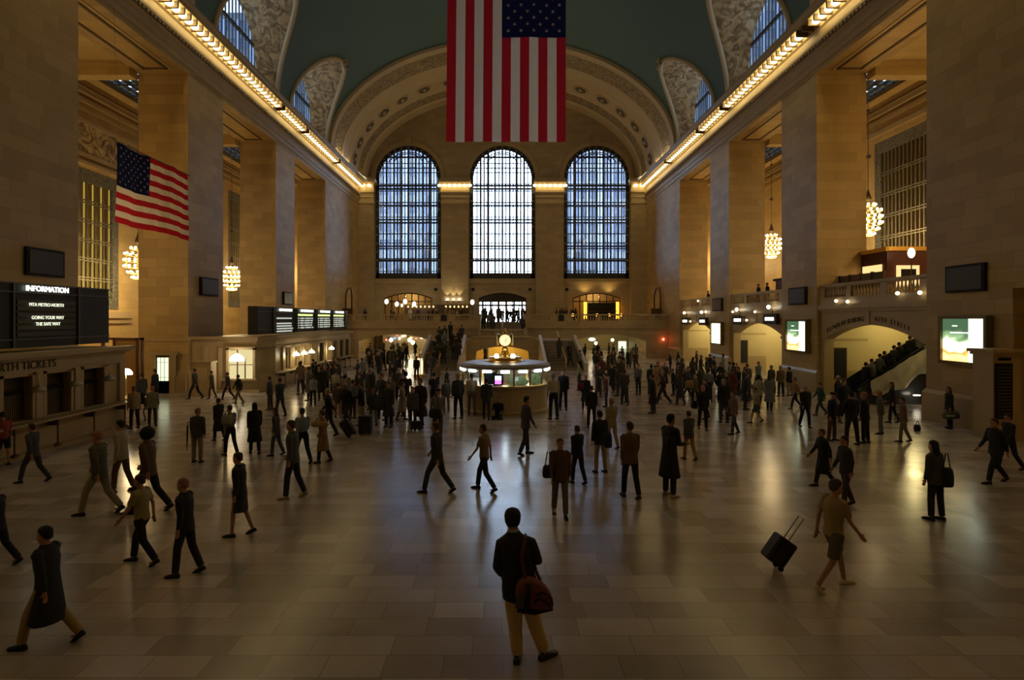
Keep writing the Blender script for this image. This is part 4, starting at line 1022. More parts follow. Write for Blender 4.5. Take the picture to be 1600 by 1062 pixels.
for i, px in enumerate((776, 801.5)):
    p = P(px, 556, 26.4); tl = thing('booth_lamp', (p.x, 26.4, 2.5), 'round white lamp on the %s of the clock pedestal' % ('left', 'right')[i], 'lamp', 'pair of lamps beside the clock')
    MB().lathe([(.08, -.1), (.03, -.04), (.05, 0)], (p.x, 26.4, 2.48+.1)).build('stem', M_BRASS, tl); MB().ball(p, .11, 12, 8).build('globe', E_GLOBE, tl, True)
# ---- ticket counters on the left
def ticket_window(t, y, x, lit, w=.52, zb=1.12, zt=2.5):
    m = MB()
    m.box(x-.02, x+.08, y-w-.12, y-w, zb, zt+.1); m.box(x-.02, x+.08, y+w, y+w+.12, zb, zt+.1); m.box(x-.02, x+.08, y-w-.12, y+w+.12, zt, zt+.12)
    m.build('window_frame', M_TRIM, t)
    g = MB(); g.box(x-.32, x-.28, y-w, y+w, zb, zt, 0); g.build('window_back', emit('ticket_window_glow', (1, .74, .26), .8) if lit else plain('ticket_blind', (.30, .23, .08), .6), t)
    gr = MB(); k = y-w+.05
    while k < y+w: gr.box(x-.24, x-.22, k, k+.022, zb, zb+.78); k += .075
    for i in range(12):
        a = y-w+i*.095
        gr.tube([(x-.24, a, zt-.42), (x-.24, min(a+.42, y+w), zt-.42+min(.42, y+w-a))], .011, 4); gr.tube([(x-.24, min(a+.05, y+w), zt-.02), (x-.24, min(a+.45, y+w), zt-.42)], .011, 4)
    gr.build('grille', M_BRONZE, t)
    MB().box(x-.26, x-.18, y-w, y+w, zb+.8, zb+.95).build('sign_strip', M_BLACK, t)
def desk_lamp(x, y, z, lit, lab, s=1.0):
    l = thing('counter_lamp', (x, y, z), lab, 'lamp', 'ticket counter lamps')
    MB().tube([(x-.35, y, z+.45), (x, y, z+.5), (x, y, z+.15)], .02, 6).build('arm', M_BRASS, l, True)
    MB().lathe([(.21*s, -.08*s), (.2*s, 0), (.13*s, .08*s), (.03*s, .14*s)], (x, y, z), 14).build('shade', E_GLOBE if lit else plain('milk_glass', (.35, .33, .25), .3), l, True)
    return l
def counter(nm, lab, outline, Yr, x, wins, lamps, lit_set, ztop=3.24):
    t = thing('ticket_counter', (x-1, sum(Yr)/2, 0), lab, 'counter', 'stone ticket counters')
    m = MB()
    body = outline
    m.prism(body, 'z', 0, 1.1); m.prism(body, 'z', 2.62, 3.0)
    # core set back behind the windows
    m.prism([(p[0]-.4, p[1]) if p[0] > x-.9 else p for p in body], 'z', 1.1, 2.62)
    m.build('body', M_MARB, t)
    m = MB(); m.box(x-.02, x+.3, Yr[0], Yr[1]+.15, 3.08, ztop); m.box(x-.02, x+.16, Yr[0], Yr[1]+.08, 3.0, 3.08); m.box(x-.02, x+.06, Yr[0], Yr[1]+.02, 2.58, 2.66)
    m.prism([(q[0]+(.05 if q[0] > x-.9 else 0), q[1]) for q in outline], 'z', 3.0, ztop-.02)
    m.build('cornice', M_TRIM, t)
    prev = Yr[0]
    for i, y in enumerate(wins):
        yy = y-.82
        MB().box(x-.4, x+.0, prev, y-.62, 1.1, 2.62).box(x, x+.1, yy-.14, yy+.14, 1.12, 2.6).build('pilaster', M_MARB, t); prev = y+.62
        ticket_window(t, y, x, i in lit_set)
    MB().box(x-.4, x, prev, Yr[1], 1.1, 2.62).box(x, x+.1, Yr[1]-.45, Yr[1]-.17, 1.12, 2.6).build('pilaster', M_MARB, t)
    MB().box(x, x+.42, Yr[0], Yr[1]-.1, 1.0, 1.07).box(x, x+.3, Yr[0], Yr[1], 0, .14).build('ledge', M_TRIM, t)
    y = Yr[0]+.6
    while y < Yr[1]: m = MB(); m.box(x+.02, x+.38, y-.03, y+.03, .8, 1.0); m.tube([(x+.36, y, .14), (x+.36, y, 1.0)], .025, 6); m.lathe([(.12, .0), (.1, .05), (.03, .1)], (x+.36, y, .14), 8); y += 1.65; m.build('ledge_bracket', M_BRONZE, t)
    return t
c1 = counter('a', 'nearest ticket counter on the left with TICKETS carved in its frieze', [(-18.3, 13), (-15.0, 13), (-15.0, 22.4), (-18.3, 22.4)], (13, 22.4), -15.0, [14.1, 15.75, 17.37, 18.97, 20.6], None, set())
text('NORTH TICKETS', .36, M_CARVE, 'carved_lettering', c1, (-14.985, 17.55, 2.82), (pi/2, 0, pi/2), .01, scalex=1.0)
desk_lamp(-14.62, 17.75, 2.08, False, 'unlit hanging lamp at the ticket window by the left edge, nearest of three')
desk_lamp(-14.62, 19.3, 2.08, False, 'unlit hanging lamp at the middle visible ticket window on the left')
desk_lamp(-14.62, 20.95, 2.08, False, 'unlit hanging lamp at the ticket window nearest the counter end')
c2 = counter('b', 'second ticket counter on the left, below the departures board, with lit windows', [(-18.3, 33.0), (-14.4, 33.0), (-13.7, 34.0), (-13.7, 50.5), (-18.3, 50.5)], (34.0, 50.5), -13.7, [35.9, 37.55, 39.2, 40.85, 42.5, 44.3, 46.0, 47.7, 49.4], None, {1, 2, 3, 5})
# end face of the second counter with its lit window
m = MB(); m.box(-16.1, -15.95, 32.8, 33.0, .78, 2.62); m.box(-14.55, -14.4, 32.8, 33.0, .78, 2.62); m.box(-16.1, -14.4, 32.8, 33.0, 2.5, 2.66); m.box(-16.3, -14.3, 32.7, 33.0, .72, .82)
m.box(-17.5, -17.3, 32.9, 33.0, .2, 2.6); m.box(-16.6, -16.4, 32.9, 33.0, .2, 2.6); m.box(-18.3, -14.2, 32.85, 33.0, 0, .16); m.box(-18.35, -14.2, 32.7, 33.0, 3.1, 3.26); m.build('end_frame', M_TRIM, c2)
MB().box(-15.95, -14.55, 32.93, 32.99, .82, 2.5).build('end_window', ad_mat('office_glow', 'w') if False else emit('office_window_glow', (1, .84, .42), .55), c2)
MB().box(-15.5, -15.45, 32.86, 32.93, .82, 2.5).box(-15.05, -15.0, 32.86, 32.93, .82, 2.0).box(-15.95, -14.55, 32.86, 32.93, 1.6, 1.64).build('end_window_bars', M_BRONZE, c2)
desk_lamp(-15.3, 32.45, 2.03, True, 'bright lamp in front of the lit end window of the second ticket counter', 1.9)
light('POINT', (-15.3, 32.2, 1.9), 8, (1, .8, .4), .15)
for i, px in enumerate((463, 475.5, 487, 518)):
    Y = Yof(px, 13.2); desk_lamp(-13.2, Y, 2.03, True, 'lit white lamp at the second ticket counter, %s from the left' % ('first', 'second', 'third', 'fourth')[i], 1.0)
    light('POINT', (-13.25, Y, 1.85), 9, (1, .76, .3), .12)
# ---- departure boards
def board(lab, x, y0, y1, z0, z1, panels):
    t = thing('departure_board', (x, (y0+y1)/2, z0), lab, 'sign board')
    MB().box(x-.6, x, y0, y1, z0, z1).build('cabinet', M_BOARD, t)
    m = MB()
    for z in (z0+.28, z1-.32, z1-.03): m.box(x, x+.05, y0, y1, z-.02, z+.02)
    for (a, b) in panels: m.box(x, x+.07, a-.06, a, z0, z1); m.box(x, x+.07, b, b+.06, z0, z1)
    m.build('frame', plain('board_frame', (.09, .09, .095), .4, metal=.4), t)
    return t
B1 = board('large INFORMATION board above the nearest ticket counter', -15.9, 13.2, 22.75, 3.34, 5.5, [(13.3, 17.6), (18.3, 21.05)])
m = MB()
for a, b in ((13.5, 17.5), (18.42, 20.95)):
    for i in range(6): m.box(-15.9, -15.86, a, b, 3.72+i*.215, 3.86+i*.215)
m.build('flap_rows', plain('flap_black', (.02, .022, .028), .3), B1)
text('INFORMATION', .26, E_TEXT, 'heading', B1, (-15.84, 19.65, 5.32), (pi/2, 0, pi/2), .01, scalex=1.05)
for s, y, z in (('MTA METRO-NORTH', 19.6, 4.78), ('GOING YOUR WAY', 19.65, 4.34), ('THE SAFE WAY', 19.65, 4.12)):
    text(s, .165, E_LED, 'message_line', B1, (-15.84, y, z), (pi/2, 0, pi/2), .006, scalex=.95)
MB().box(-15.9, -15.85, 13.3, 17.6, 5.2, 5.46).build('red_header', plain('dark_red', (.12, .015, .012), .4), B1)
B2 = board('long departures board with four columns above the second ticket counter', -14.5, 33.4, 52.8, 3.36, 5.06, [(35.6, 39.4), (39.7, 43.6), (44.0, 47.8), (48.1, 51.8)])
for i, (s, a, b) in enumerate((('INFORMATION', 36.0, 39.2), ('NEW HAVEN DEPARTURES', 39.8, 43.6), ('HARLEM DEPARTURES', 44.1, 47.8), ('HUDSON DEPARTURES', 48.2, 51.8))):
    c = (a+b)/2
    text(s, .23, E_TEXT, 'heading', B2, (-14.44, c, 4.88), (pi/2, 0, pi/2), .008, scalex=(b-a-.8)/(len(s)*.155))
    rr = random.Random(i)
    if i:
        y = a+.15
        for w in (.35, .3, .7, .6, .5): MB().box(-14.49, -14.44, y, y+w, 4.52, 4.64).build('column_head', E_YEL, B2); y += w+.12
    for r in range(5 if i else 6):
        z = 4.34-r*.17; y = a+.15
        if i == 0 and r in (1,): continue
        segs = [(.08, .35), (.7, .3), (1.0, .25), (.35, 0)] if i else [(.3, .1), (.5, .1), (.6, .1), (.3, .1), (.5, 0)]
        for w, gp in segs:
            ww = w*rr.uniform(.75, 1.1)
            if y < b-.2: MB().box(-14.49, -14.44, y, min(y+ww, b-.1), z-.045, z+.045).build('flap_text', E_LED2, B2)
            y += ww+gp
# ---- pier door
t = thing('door_3', (-19.6, 32.7, 0), 'glass door with a bright pane in the base of the second left pier', 'door', None, 'structure')
MB().box(-20.25, -20.02, 32.45, 32.7, 0, 2.35).box(-19.2, -18.95, 32.45, 32.7, 0, 2.35).box(-20.35, -18.85, 32.4, 32.7, 2.2, 2.42).build('door_frame', M_TRIM, t)
MB().box(-20.02, -19.2, 32.55, 32.68, 0, 2.2).build('door_leaf', M_BRONZE, t)
MB().box(-19.93, -19.3, 32.52, 32.55, .72, 2.06).build('lit_pane', emit('door_pane_glow', (.85, .95, .62), .9), t)
MB().box(-19.74, -19.72, 32.5, 32.52, .72, 2.06).box(-19.52, -19.5, 32.5, 32.52, .72, 2.06).box(-19.93, -19.3, 32.5, 32.52, 1.78, 1.8).box(-19.93, -19.3, 32.5, 32.52, .92, .94).build('glazing_bars', M_BLACK, t)
tag(MB().box(-20.9, -18.32, 32.55, 32.72, 0, .95).build('baseboard_left', M_MARB), kind='structure')
# ---- partition, kiosk, writing desk with lamp
t = thing('glass_partition', (-20.2, 29.5, 0), 'brown framed partition standing between the first and second left piers', 'partition')
m = MB()
for x in (-20.9, -20.3, -19.1, -18.85): m.box(x-.05, x+.05, 29.4, 29.55, 0, 3.3)
m.box(-20.95, -18.8, 29.4, 29.55, 3.2, 3.32); m.box(-20.95, -18.8, 29.4, 29.55, 0, .3); m.build('frame', plain('dark_wood', (.10, .035, .015), .4), t)
MB().box(-20.25, -19.15, 29.45, 29.5, .3, 3.2).build('panel', plain('amber_panel', (.30, .17, .05), .5), t)
t = thing('ticket_machine', (-16.6, 31.6, 0), 'pale upright machine cabinet beside the second left pier', 'machine')
MB().box(-17.3, -16.2, 31.3, 31.9, 0, 1.85).build('cabinet', M_MARB, t); MB().box(-17.35, -16.15, 31.25, 31.95, 1.85, 1.93).build('top', M_TRIM, t); MB().box(-17.1, -16.4, 31.28, 31.3, .9, 1.6).build('front_panel', plain('machine_panel', (.5, .4, .22), .4), t)
t = thing('writing_desk', (-15.55, 23.4, 0), 'small desk with papers and scrolled iron legs at the end of the nearest ticket counter', 'desk')
MB().box(-16.3, -14.95, 23.1, 23.8, .98, 1.04).build('desktop', plain('pale_marble', (.6, .55, .45), .3), t)
for x in (-16.2, -15.05):
    for y in (23.2, 23.7): MB().tube([(x, y, 1.0), (x+.1, y, .7), (x-.06, y, .4), (x+.02, y, .1), (x, y, 0)], .03, 6).build('leg', M_BRONZE, t, True)
tag(MB().box(-15.5, -15.15, 23.2, 23.55, 1.045, 1.16).build('paper_stack', M_WHITE), 'stack of white and pink papers on the small desk', 'papers')
t = thing('desk_lamp', (-15.7, 23.5, 1.04), 'lit lamp with a white domed shade on the small desk by the counter end', 'lamp')
MB().lathe([(.13, 0), (.03, .05), (.02, .9)], (-15.7, 23.5, 1.05), 10).build('stand', M_BRASS, t); MB().lathe([(.24, -.1), (.22, .0), (.12, .12), (.02, .15)], (-15.7, 23.5, 2.08), 16).build('shade', E_GLOBE, t, True)
light('POINT', (-15.7, 23.4, 1.9), 9, (1, .8, .45), .12)
# ---- small objects in the middle distance
p = P(612, 575, 47); t = thing('sign_stand', (p.x, 47, 0), 'green arched sign stand among the crowd before the left passage', 'sign')
MB().prism([(p.x-.42, .5), (p.x+.42, .5), (p.x+.42, 1.5), (p.x+.25, 1.68), (p.x-.25, 1.68), (p.x-.42, 1.5)], 'y', 46.95, 47.05).build('panel', plain('sign_green', (.02, .035, .025), .5), t)
MB().tube([(p.x-.45, 46.93, 0), (p.x-.45, 46.93, 1.5), (p.x-.26, 46.93, 1.7), (p.x+.26, 46.93, 1.7), (p.x+.45, 46.93, 1.5), (p.x+.45, 46.93, 0)], .035, 6).build('frame', M_BRASS, t, True)
p = P(655, 590, 41); t = thing('lantern_kiosk', (p.x, 41, 0), 'tall glowing glass lantern with a spire, left of the information booth', 'lantern')
MB().lathe([(.4, 0), (.4, .25), (.32, .3)], (p.x, 41, 0), 8).build('base', M_BRASS, t)
MB().lathe([(.26, .3), (.28, 1.1), (.22, 1.45)], (p.x, 41, 0), 8).build('lit_glass', emit('lantern_glow', (1, .85, .55), .8), t)
MB().lathe([(.3, 1.45), (.2, 1.55), (.05, 1.75), (.02, 2.2)], (p.x, 41, 0), 8).build('spire', M_BRASS, t)
m = MB()
for k in range(4): a = k*pi/2+.4; m.tube([(p.x+.3*cos(a), 41+.3*sin(a), .3), (p.x+.3*cos(a), 41+.3*sin(a), 1.45)], .025, 5)
m.build('frame_bars', M_BRASS, t)
for sx, px in ((-1, 545), (1, 1027)):
    x = sx*17.9; Y = 62.9 if sx < 0 else 62.9
    p = P(px, 470, 64.5)
    t = thing('arched_frame', (p.x, 64.5, 3.9), 'tall dark arched stand by the %s end of the far balcony' % ('left' if sx < 0 else 'right'), 'stand')
    MB().box(p.x-.75, p.x+.45, 64.3, 64.7, 3.9, 5.5).build('box', M_BRONZE, t)
    MB().tube([(p.x-.35, 64.5, 5.4), (p.x-.35, 64.5, 7.0), (p.x-.15, 64.5, 7.7), (p.x+.25, 64.5, 7.9), (p.x+.35, 64.5, 7.0), (p.x+.35, 64.5, 5.4)], .09, 6).build('arch', M_BRONZE, t, True)
tag(MB().ball(P(1036.5, 530, 61.9), .12, 8, 6).build('red_lamp', emit('red_glow', (1, .12, .05), 7), None, True), 'small red lamp on the wall right of the right passage', 'lamp')
light('POINT', P(1036.5, 530, 61.5), 3, (1, .15, .05), .05)
p = P(538, 560, 52.5)
t = thing('neon_sign', (p.x, 52.5, 0), 'narrow red-lit stand with a column of white marks, end of the second ticket counter', 'sign')
MB().box(p.x-.5, p.x-.1, 52.3, 52.6, 0, 3.1).build('post', plain('red_post', (.2, .03, .02), .5), t)
m = MB()
for i in range(12): m.box(p.x-.05, p.x+.12, 52.4, 52.45, .5+i*.17, .6+i*.17)
m.build('sign_marks', E_LED, t); MB().ball((p.x+.1, 52.3, 2.2), .13, 8, 6).build('red_lamp', emit('pink_glow', (1, .3, .35), 5), t, True)
light('POINT', (p.x, 52.0, 2.2), 3, (1, .2, .12), .05)
# floor rail lamp by escalator
p = P(1432, 617, 28); tag(MB().box(p.x-.16, p.x+.12, 27.9, 28.0, p.z-.02, p.z+.02).build('barrier_light', E_GLOBE), 'short glowing strip at the foot of the escalator drape', 'lamp')
# ---- flags
M_RED = flagcloth('flag_red', (.46, .022, .04)); M_FW = flagcloth('flag_white', (.76, .74, .72)); M_BLUE = flagcloth('flag_blue', (.012, .016, .07))
def star(mb, fn, u, v, r, mi):
    pts = [(u+(r if k % 2 == 0 else r*.4)*sin(pi*k/5), v+(r if k % 2 == 0 else r*.4)*cos(pi*k/5)) for k in range(10)]
    mb.add([fn(*p) for p in pts]+[fn(u, v)], [(k, (k+1) % 10, 10) for k in range(10)], mi)
# hanging flag: u across 0..W (stripes), v down
def flag(t, fn, W, H, nW, nH, stripes_along_v, canton, name='cloth'):
    """W,H in metres; fn(u,v,off)->point; canton=(u0,u1,v0,v1)"""
    mb = MB()
    us = [W*i/nW for i in range(nW+1)]; vs = [H*j/nH for j in range(nH+1)]
    for i in range(nW):
        for j in range(nH):
            uc, vc = (us[i]+us[i+1])/2, (vs[j]+vs[j+1])/2
            if canton[0] < uc < canton[1] and canton[2] < vc < canton[3]: mi = 2
            else: mi = (int(uc/W*13) if stripes_along_v else int(vc/H*13)) % 2
            mb.quad(fn(us[i], vs[j]), fn(us[i+1], vs[j]), fn(us[i+1], vs[j+1]), fn(us[i], vs[j+1]), mi)
    return mb
X0, X1 = (699.5-CX)*35/F, (884-CX)*35/F; W_ = X1-X0; ZT = EYE-(-62-CY)*35/F; ZB = EYE-(221.5-CY)*35/F; H_ = ZT-ZB
t = thing('flag', ((X0+X1)/2, 35, ZT), 'huge flag hanging upright in mid air with red and white stripes and starry blue corner', 'flag')
def f1(u, v, off=0): return (X0+u-.10*(v/H_)*(1-u/W_), 35-off+.05*sin(u*2.2)+.05*sin(u*5+v*.9)*(v/H_), ZT-v)
cv = H_*120/283.5
nH = 39
mb = flag(t, f1, W_, H_, 52, 40, True, (W_*6/13, W_+1, -1, round(cv/H_*40)/40*H_))
cw = W_*7/13; u0 = W_*6/13
for i in range(11):
    for j in range(9):
        if (i+j) % 2 == 0: star(mb, lambda a, b: f1(a, b, .02), u0+cw*(j+1)/10, cv*(i+1)/12, .13, 1)
mb.build('cloth', [M_RED, M_FW, M_BLUE], t)
MB().tube([(X0-.15, 35, ZT+.03), (X1+.15, 35, ZT+.03)], .05, 8).build('pole', M_BRONZE, t)
for xx in (X0+.3, X1-.3): MB().tube([(xx, 35, ZT), (xx, 35, 33.0)], .012, 4).build('wire', M_BRONZE, t)
ya, yb = 26.3, 32.3; zt = EYE+(CY-222)*26.3/F; zb = EYE+(CY-347)*26.3/F; Hs = zt-zb; Ws = yb-ya
t = thing('flag', (-18.0, 29.3, zb), 'smaller striped flag with starry blue corner hanging sideways between the first two left piers', 'flag')
def f2(u, v, off=0): return (-18.0+off+.04*sin(u*3.1)+.03*sin(u*6+v), ya+u-.12*(v/Hs)*(1-u/Ws), zt-v-.05*sin(u*1.2))
cs = Ws*.4; n2 = 40
mb = flag(t, f2, Ws, Hs, n2, 39, False, (-1, round(.4*n2)/n2*Ws, -1, Hs*7/13))
for i in range(9):
    for j in range(11):
        if (i+j) % 2 == 0: star(mb, lambda a, b: f2(a, b, .02), cs*(j+1)/12, Hs*7/13*(i+1)/10, .075, 1)
mb.build('cloth', [M_RED, M_FW, M_BLUE], t)
MB().tube([(-18.0, ya-.1, zt+.02), (-18.0, yb+.1, zt-.02)], .03, 6).build('pole', M_BRONZE, t)
for yy in (ya+.2, yb-.2): MB().tube([(-18.0, yy, zt), (-18.3, yy, 18.9)], .004, 4).build('wire', M_BRONZE, t)
# inscription over the middle doors is too faint to read: two rows of carved marks
for r_, (z, n, w) in enumerate(((8.12, 22, 5.0), (7.88, 20, 4.2))):
    m = MB()
    for k in range(n):
        x = -w/2+w*k/(n-1); m.box(x-.05, x+.05, YF-.03, YF, z+.12*(1-(x/2.6)**2)-.07, z+.12*(1-(x/2.6)**2)+.07)
    tag(m.build('carved_lettering', plain('carved_faint', (.26, .19, .10), .7)), '%s faint curved row of carved letters over the middle doors' % ('upper', 'lower')[r_], 'lettering', None, 'stuff')
# ---- the street outside the great windows
M_TOWER = plain('tower_facade', (.07, .085, .13), .7, noise=.3, scale=.2)
for sx, (xa, xb), h, yy in ((-1, (-60, -9), 60, 105), (1, (10.5, 60), 66, 108)):
    t = thing('office_building', ((xa+xb)/2, yy, 0), '%s office block seen through the %s great window' % (('left', 'left') if sx < 0 else ('right', 'right')), 'building')
    MB().box(xa, xb, yy, yy+12, -5, h).build('walls', M_TOWER, t)
    m = MB(); z = 2
    while z < h: m.box(xa+.5, xb-.5, yy-.15, yy, z, z+1.5); z += 3.4
    m.build('window_bands', plain('tower_glass', (.03, .04, .06), .08, spec=1.0), t)
    m = MB(); x = xa
    while x < xb: m.box(x, x+.8, yy-.3, yy-.14, 0, h); x += 2.6
    m.build('fins', plain('tower_fin', (.20, .24, .33), .6), t)
struct('ground_street', MB().box(-80, 80, 100.1, 300, -.3, -.1), plain('asphalt', (.06, .06, .065), .8))
# ================================================================== people
def remesh(mb, voxel, smooth=4, factor=.5):
    me = mb.mesh('tmp', M_BLACK); o = bpy.data.objects.new('tmp', me); COL.objects.link(o)
    r = o.modifiers.new('r', 'REMESH'); r.mode = 'VOXEL'; r.voxel_size = voxel
    if smooth:
        s = o.modifiers.new('s', 'SMOOTH'); s.iterations = smooth; s.factor = factor
    bpy.context.view_layer.update()
    out = bpy.data.meshes.new_from_object(o.evaluated_get(bpy.context.evaluated_depsgraph_get()))
    bpy.data.objects.remove(o)
    out.polygons.foreach_set('use_smooth', [True]*len(out.polygons)); out.materials.clear()
    return out
def ell(c, rx, ry, n=14, tilt=(0, 0), yaw=0):
    return [(c[0]+rx*cos(2*pi*j/n)*cos(yaw)-ry*sin(2*pi*j/n)*sin(yaw), c[1]+rx*cos(2*pi*j/n)*sin(yaw)+ry*sin(2*pi*j/n)*cos(yaw), c[2]+tilt[0]*cos(2*pi*j/n)+tilt[1]*sin(2*pi*j/n)) for j in range(n)]
def limb(mb, pts, rs, n=10):
    # densify
    P_, R_ = [], []
    for i in range(len(pts)-1):
        for q in range(3):
            f = q/3; P_.append(Vector(pts[i]).lerp(Vector(pts[i+1]), f)); R_.append(rs[i]+(rs[i+1]-rs[i])*f)
    P_.append(Vector(pts[-1])); R_.append(rs[-1])
    mb.tube(P_, R_, n)
# pose: legs [(thigh fwd, shin fwd, out)], arms [(upper fwd, fore fwd, out)], all degrees; lean forward
POSES = {
 'stand': dict(legs=[(3, -1, 3), (-2, -4, 4)], arms=[(2, 12, 7), (-3, 10, 8)]),
 'stand_wide': dict(legs=[(2, -2, 8), (0, -2, 9)], arms=[(5, 25, 14), (3, 20, 12)]),
 'fold': dict(legs=[(3, -1, 3), (-2, -4, 5)], arms=[(12, 95, 8), (8, 85, 8)]),
 'phone': dict(legs=[(2, -1, 3), (-3, -5, 4)], arms=[(2, 12, 7), (35, 150, 12)]),
 'walk': dict(legs=[(27, 12, 2), (-14, -38, 2)], arms=[(-22, -8, 6), (18, 40, 6)]),
 'walk_b': dict(legs=[(-12, -34, 2), (24, 8, 2)], arms=[(20, 38, 7), (-20, -5, 7)]),
 'step': dict(legs=[(12, 4, 2), (-8, -22, 2)], arms=[(-10, 8, 6), (10, 30, 6)]),
 'pull': dict(legs=[(16, 6, 2), (-10, -26, 2)], arms=[(-30, -32, 9), (12, 45, 6)]),
 'carry': dict(legs=[(6, 0, 3), (-5, -12, 3)], arms=[(2, 6, 10), (4, 70, 10)]),
 'sit': dict(legs=[(78, -70, 12), (84, -66, 14)], arms=[(30, 75, 10), (35, 80, 10)]),
}
def skeleton(pose, lean=3):
    ps = POSES[pose]; hz = .93; S = {}
    S['legs'] = []
    for i, s in enumerate((-1, 1)):
        t, sh, o = ps['legs'][i]; h = Vector((s*.09, 0, hz)); oo = s*R(o)
        k = h+Vector((sin(oo), sin(R(t)), -cos(R(t))*cos(oo))).normalized()*.43
        a = k+Vector((sin(oo)*.5, sin(R(sh)), -cos(R(sh)))).normalized()*.42
        S['legs'].append([h, k, a])
    low = min(l[2].z for l in S['legs'])
    dz = .08-low
    if pose == 'sit': dz = -.80
    for l in S['legs']:
        for q in l: q.z += dz
    S['dz'] = dz; l = R(lean)
    def up(x, y, z):            # torso points lean about the hips
        zz = z-.95; return Vector((x, y+zz*sin(l), .95+zz*cos(l)+dz))
    S['up'] = up
    S['arms'] = []
    for i, s in enumerate((-1, 1)):
        t, f, o = ps['arms'][i]; sh = up(s*.175, 0, 1.42); oo = s*R(o)
        e = sh+Vector((sin(oo), sin(R(t)), -cos(R(t))*cos(oo))).normalized()*.29
        w = e+Vector((-s*.35*sin(min(R(f), pi/2))*(.6 if f > 60 else 0), sin(R(f)), -cos(R(f)))).normalized()*.25
        S['arms'].append([sh, e, w])
    return S
def hand(mb, e, w, side, r=.0085, curl=.5):
    d = (w-e).normalized(); lat = Vector((0, 1, 0)) if abs(d.y) < .7 else Vector((0, 0, 1))
    lat = (lat-d*lat.dot(d)).normalized(); nrm = d.cross(lat)*side
    mb.loft([[w+d*a+lat*b*cos(2*pi*j/8)+nrm*c*sin(2*pi*j/8) for j in range(8)] for a, b, c in ((-.02, .024, .02), (.02, .032, .016), (.07, .038, .014), (.09, .036, .012))])
    for q in range(4):
        L = (.062, .074, .07, .054)[q]; b0 = w+d*.085+lat*(.03-.02*q)
        b1 = b0+(d*.85+nrm*curl*.5).normalized()*L*.5; b2 = b1+(d*.6+nrm*curl).normalized()*L*.5
        mb.tube([b0-d*.01, b0, b1, b2], [r, r, r*.95, r*.75], 6)
    b0 = w+d*.03+lat*.03; mb.tube([b0, b0+lat*.03+d*.02, b0+lat*.042+d*.05], [r*1.3, r*1.1, r*.85], 6)
def head_parts(mb, S, yaw=0):
    up = S['up']; c = up(0, .015, 1.63)
    def hp(x, y, z): return c+Vector((x*cos(yaw)-y*sin(yaw), x*sin(yaw)+y*cos(yaw), z))
    prof_ = [(-.125, .02, .03, .03), (-.115, .045, .05, .025), (-.09, .058, .07, .012), (-.05, .068, .085, .004), (0, .074, .094, 0), (.04, .076, .097, -.004), (.075, .068, .088, -.006), (.1, .048, .062, -.006), (.115, .015, .02, -.006)]
    mb.loft([[hp(rx*cos(2*pi*j/16), off+ry*sin(2*pi*j/16), z) for j in range(16)] for z, rx, ry, off in prof_])
    mb.loft([[hp(a*cos(2*pi*j/6), .09+dy+b*sin(2*pi*j/6), z) for j in range(6)] for z, a, b, dy in ((-.045, .014, .012, .012), (-.035, .013, .012, .012), (.0, .008, .008, .0), (.02, .006, .006, -.004))])   # nose
    for s in (-1, 1):
        mb.ball(hp(s*.077, -.005, -.012), .028, 8, 6, .35, .6, 1.0)
        mb.ball(hp(s*.03, .083, -.07), .014, 6, 5, 1.4, .5, .5)
    mb.tube([up(0, -.01, 1.44), up(0, 0, 1.5), hp(0, -.01, -.06)], [.062, .052, .052], 12)
    return c, hp
def body_mesh(pose, lean, yaw, voxel=.013, bare_legs=False):
    S = skeleton(pose, lean); mb = MB(); up = S['up']
    c, hp = head_parts(mb, S, yaw)
    mb.loft([ell(up(0, 0, z), rx, ry) for z, rx, ry in ((.84, .10, .08), (.92, .145, .10), (1.06, .125, .085), (1.28, .15, .1), (1.4, .145, .085), (1.46, .08, .06))])
    for l in S['legs']:
        limb(mb, l, [.075, .05, .034])
        a = l[2]; mb.tube([a, a+Vector((0, .02, -.045)), a+Vector((0, .12, -.06))], [.034, .035, .022], 8)
    for i, a in enumerate(S['arms']):
        limb(mb, a, [.045, .034, .025], 8); hand(mb, a[1], a[2], (-1, 1)[i], .0095)
    me = remesh(mb, voxel, 2, .4)
    # eyes, brows and mouth are patches of the same skin surface
    me.materials.append(M_SKIN); me.materials.append(M_EYE); me.materials.append(M_LIP)
    mi = []
    for p in me.polygons:
        q = p.center-c; x = q.x*cos(yaw)+q.y*sin(yaw); y = -q.x*sin(yaw)+q.y*cos(yaw); z = q.z; m = 0
        if y > .05:
            if abs(abs(x)-.03) < .014 and (abs(z-.005) < .008 or abs(z-.028) < .006): m = 1
            elif abs(x) < .024 and abs(z+.066) < .009: m = 2
        mi.append(m)
    me.polygons.foreach_set('material_index', mi); return me
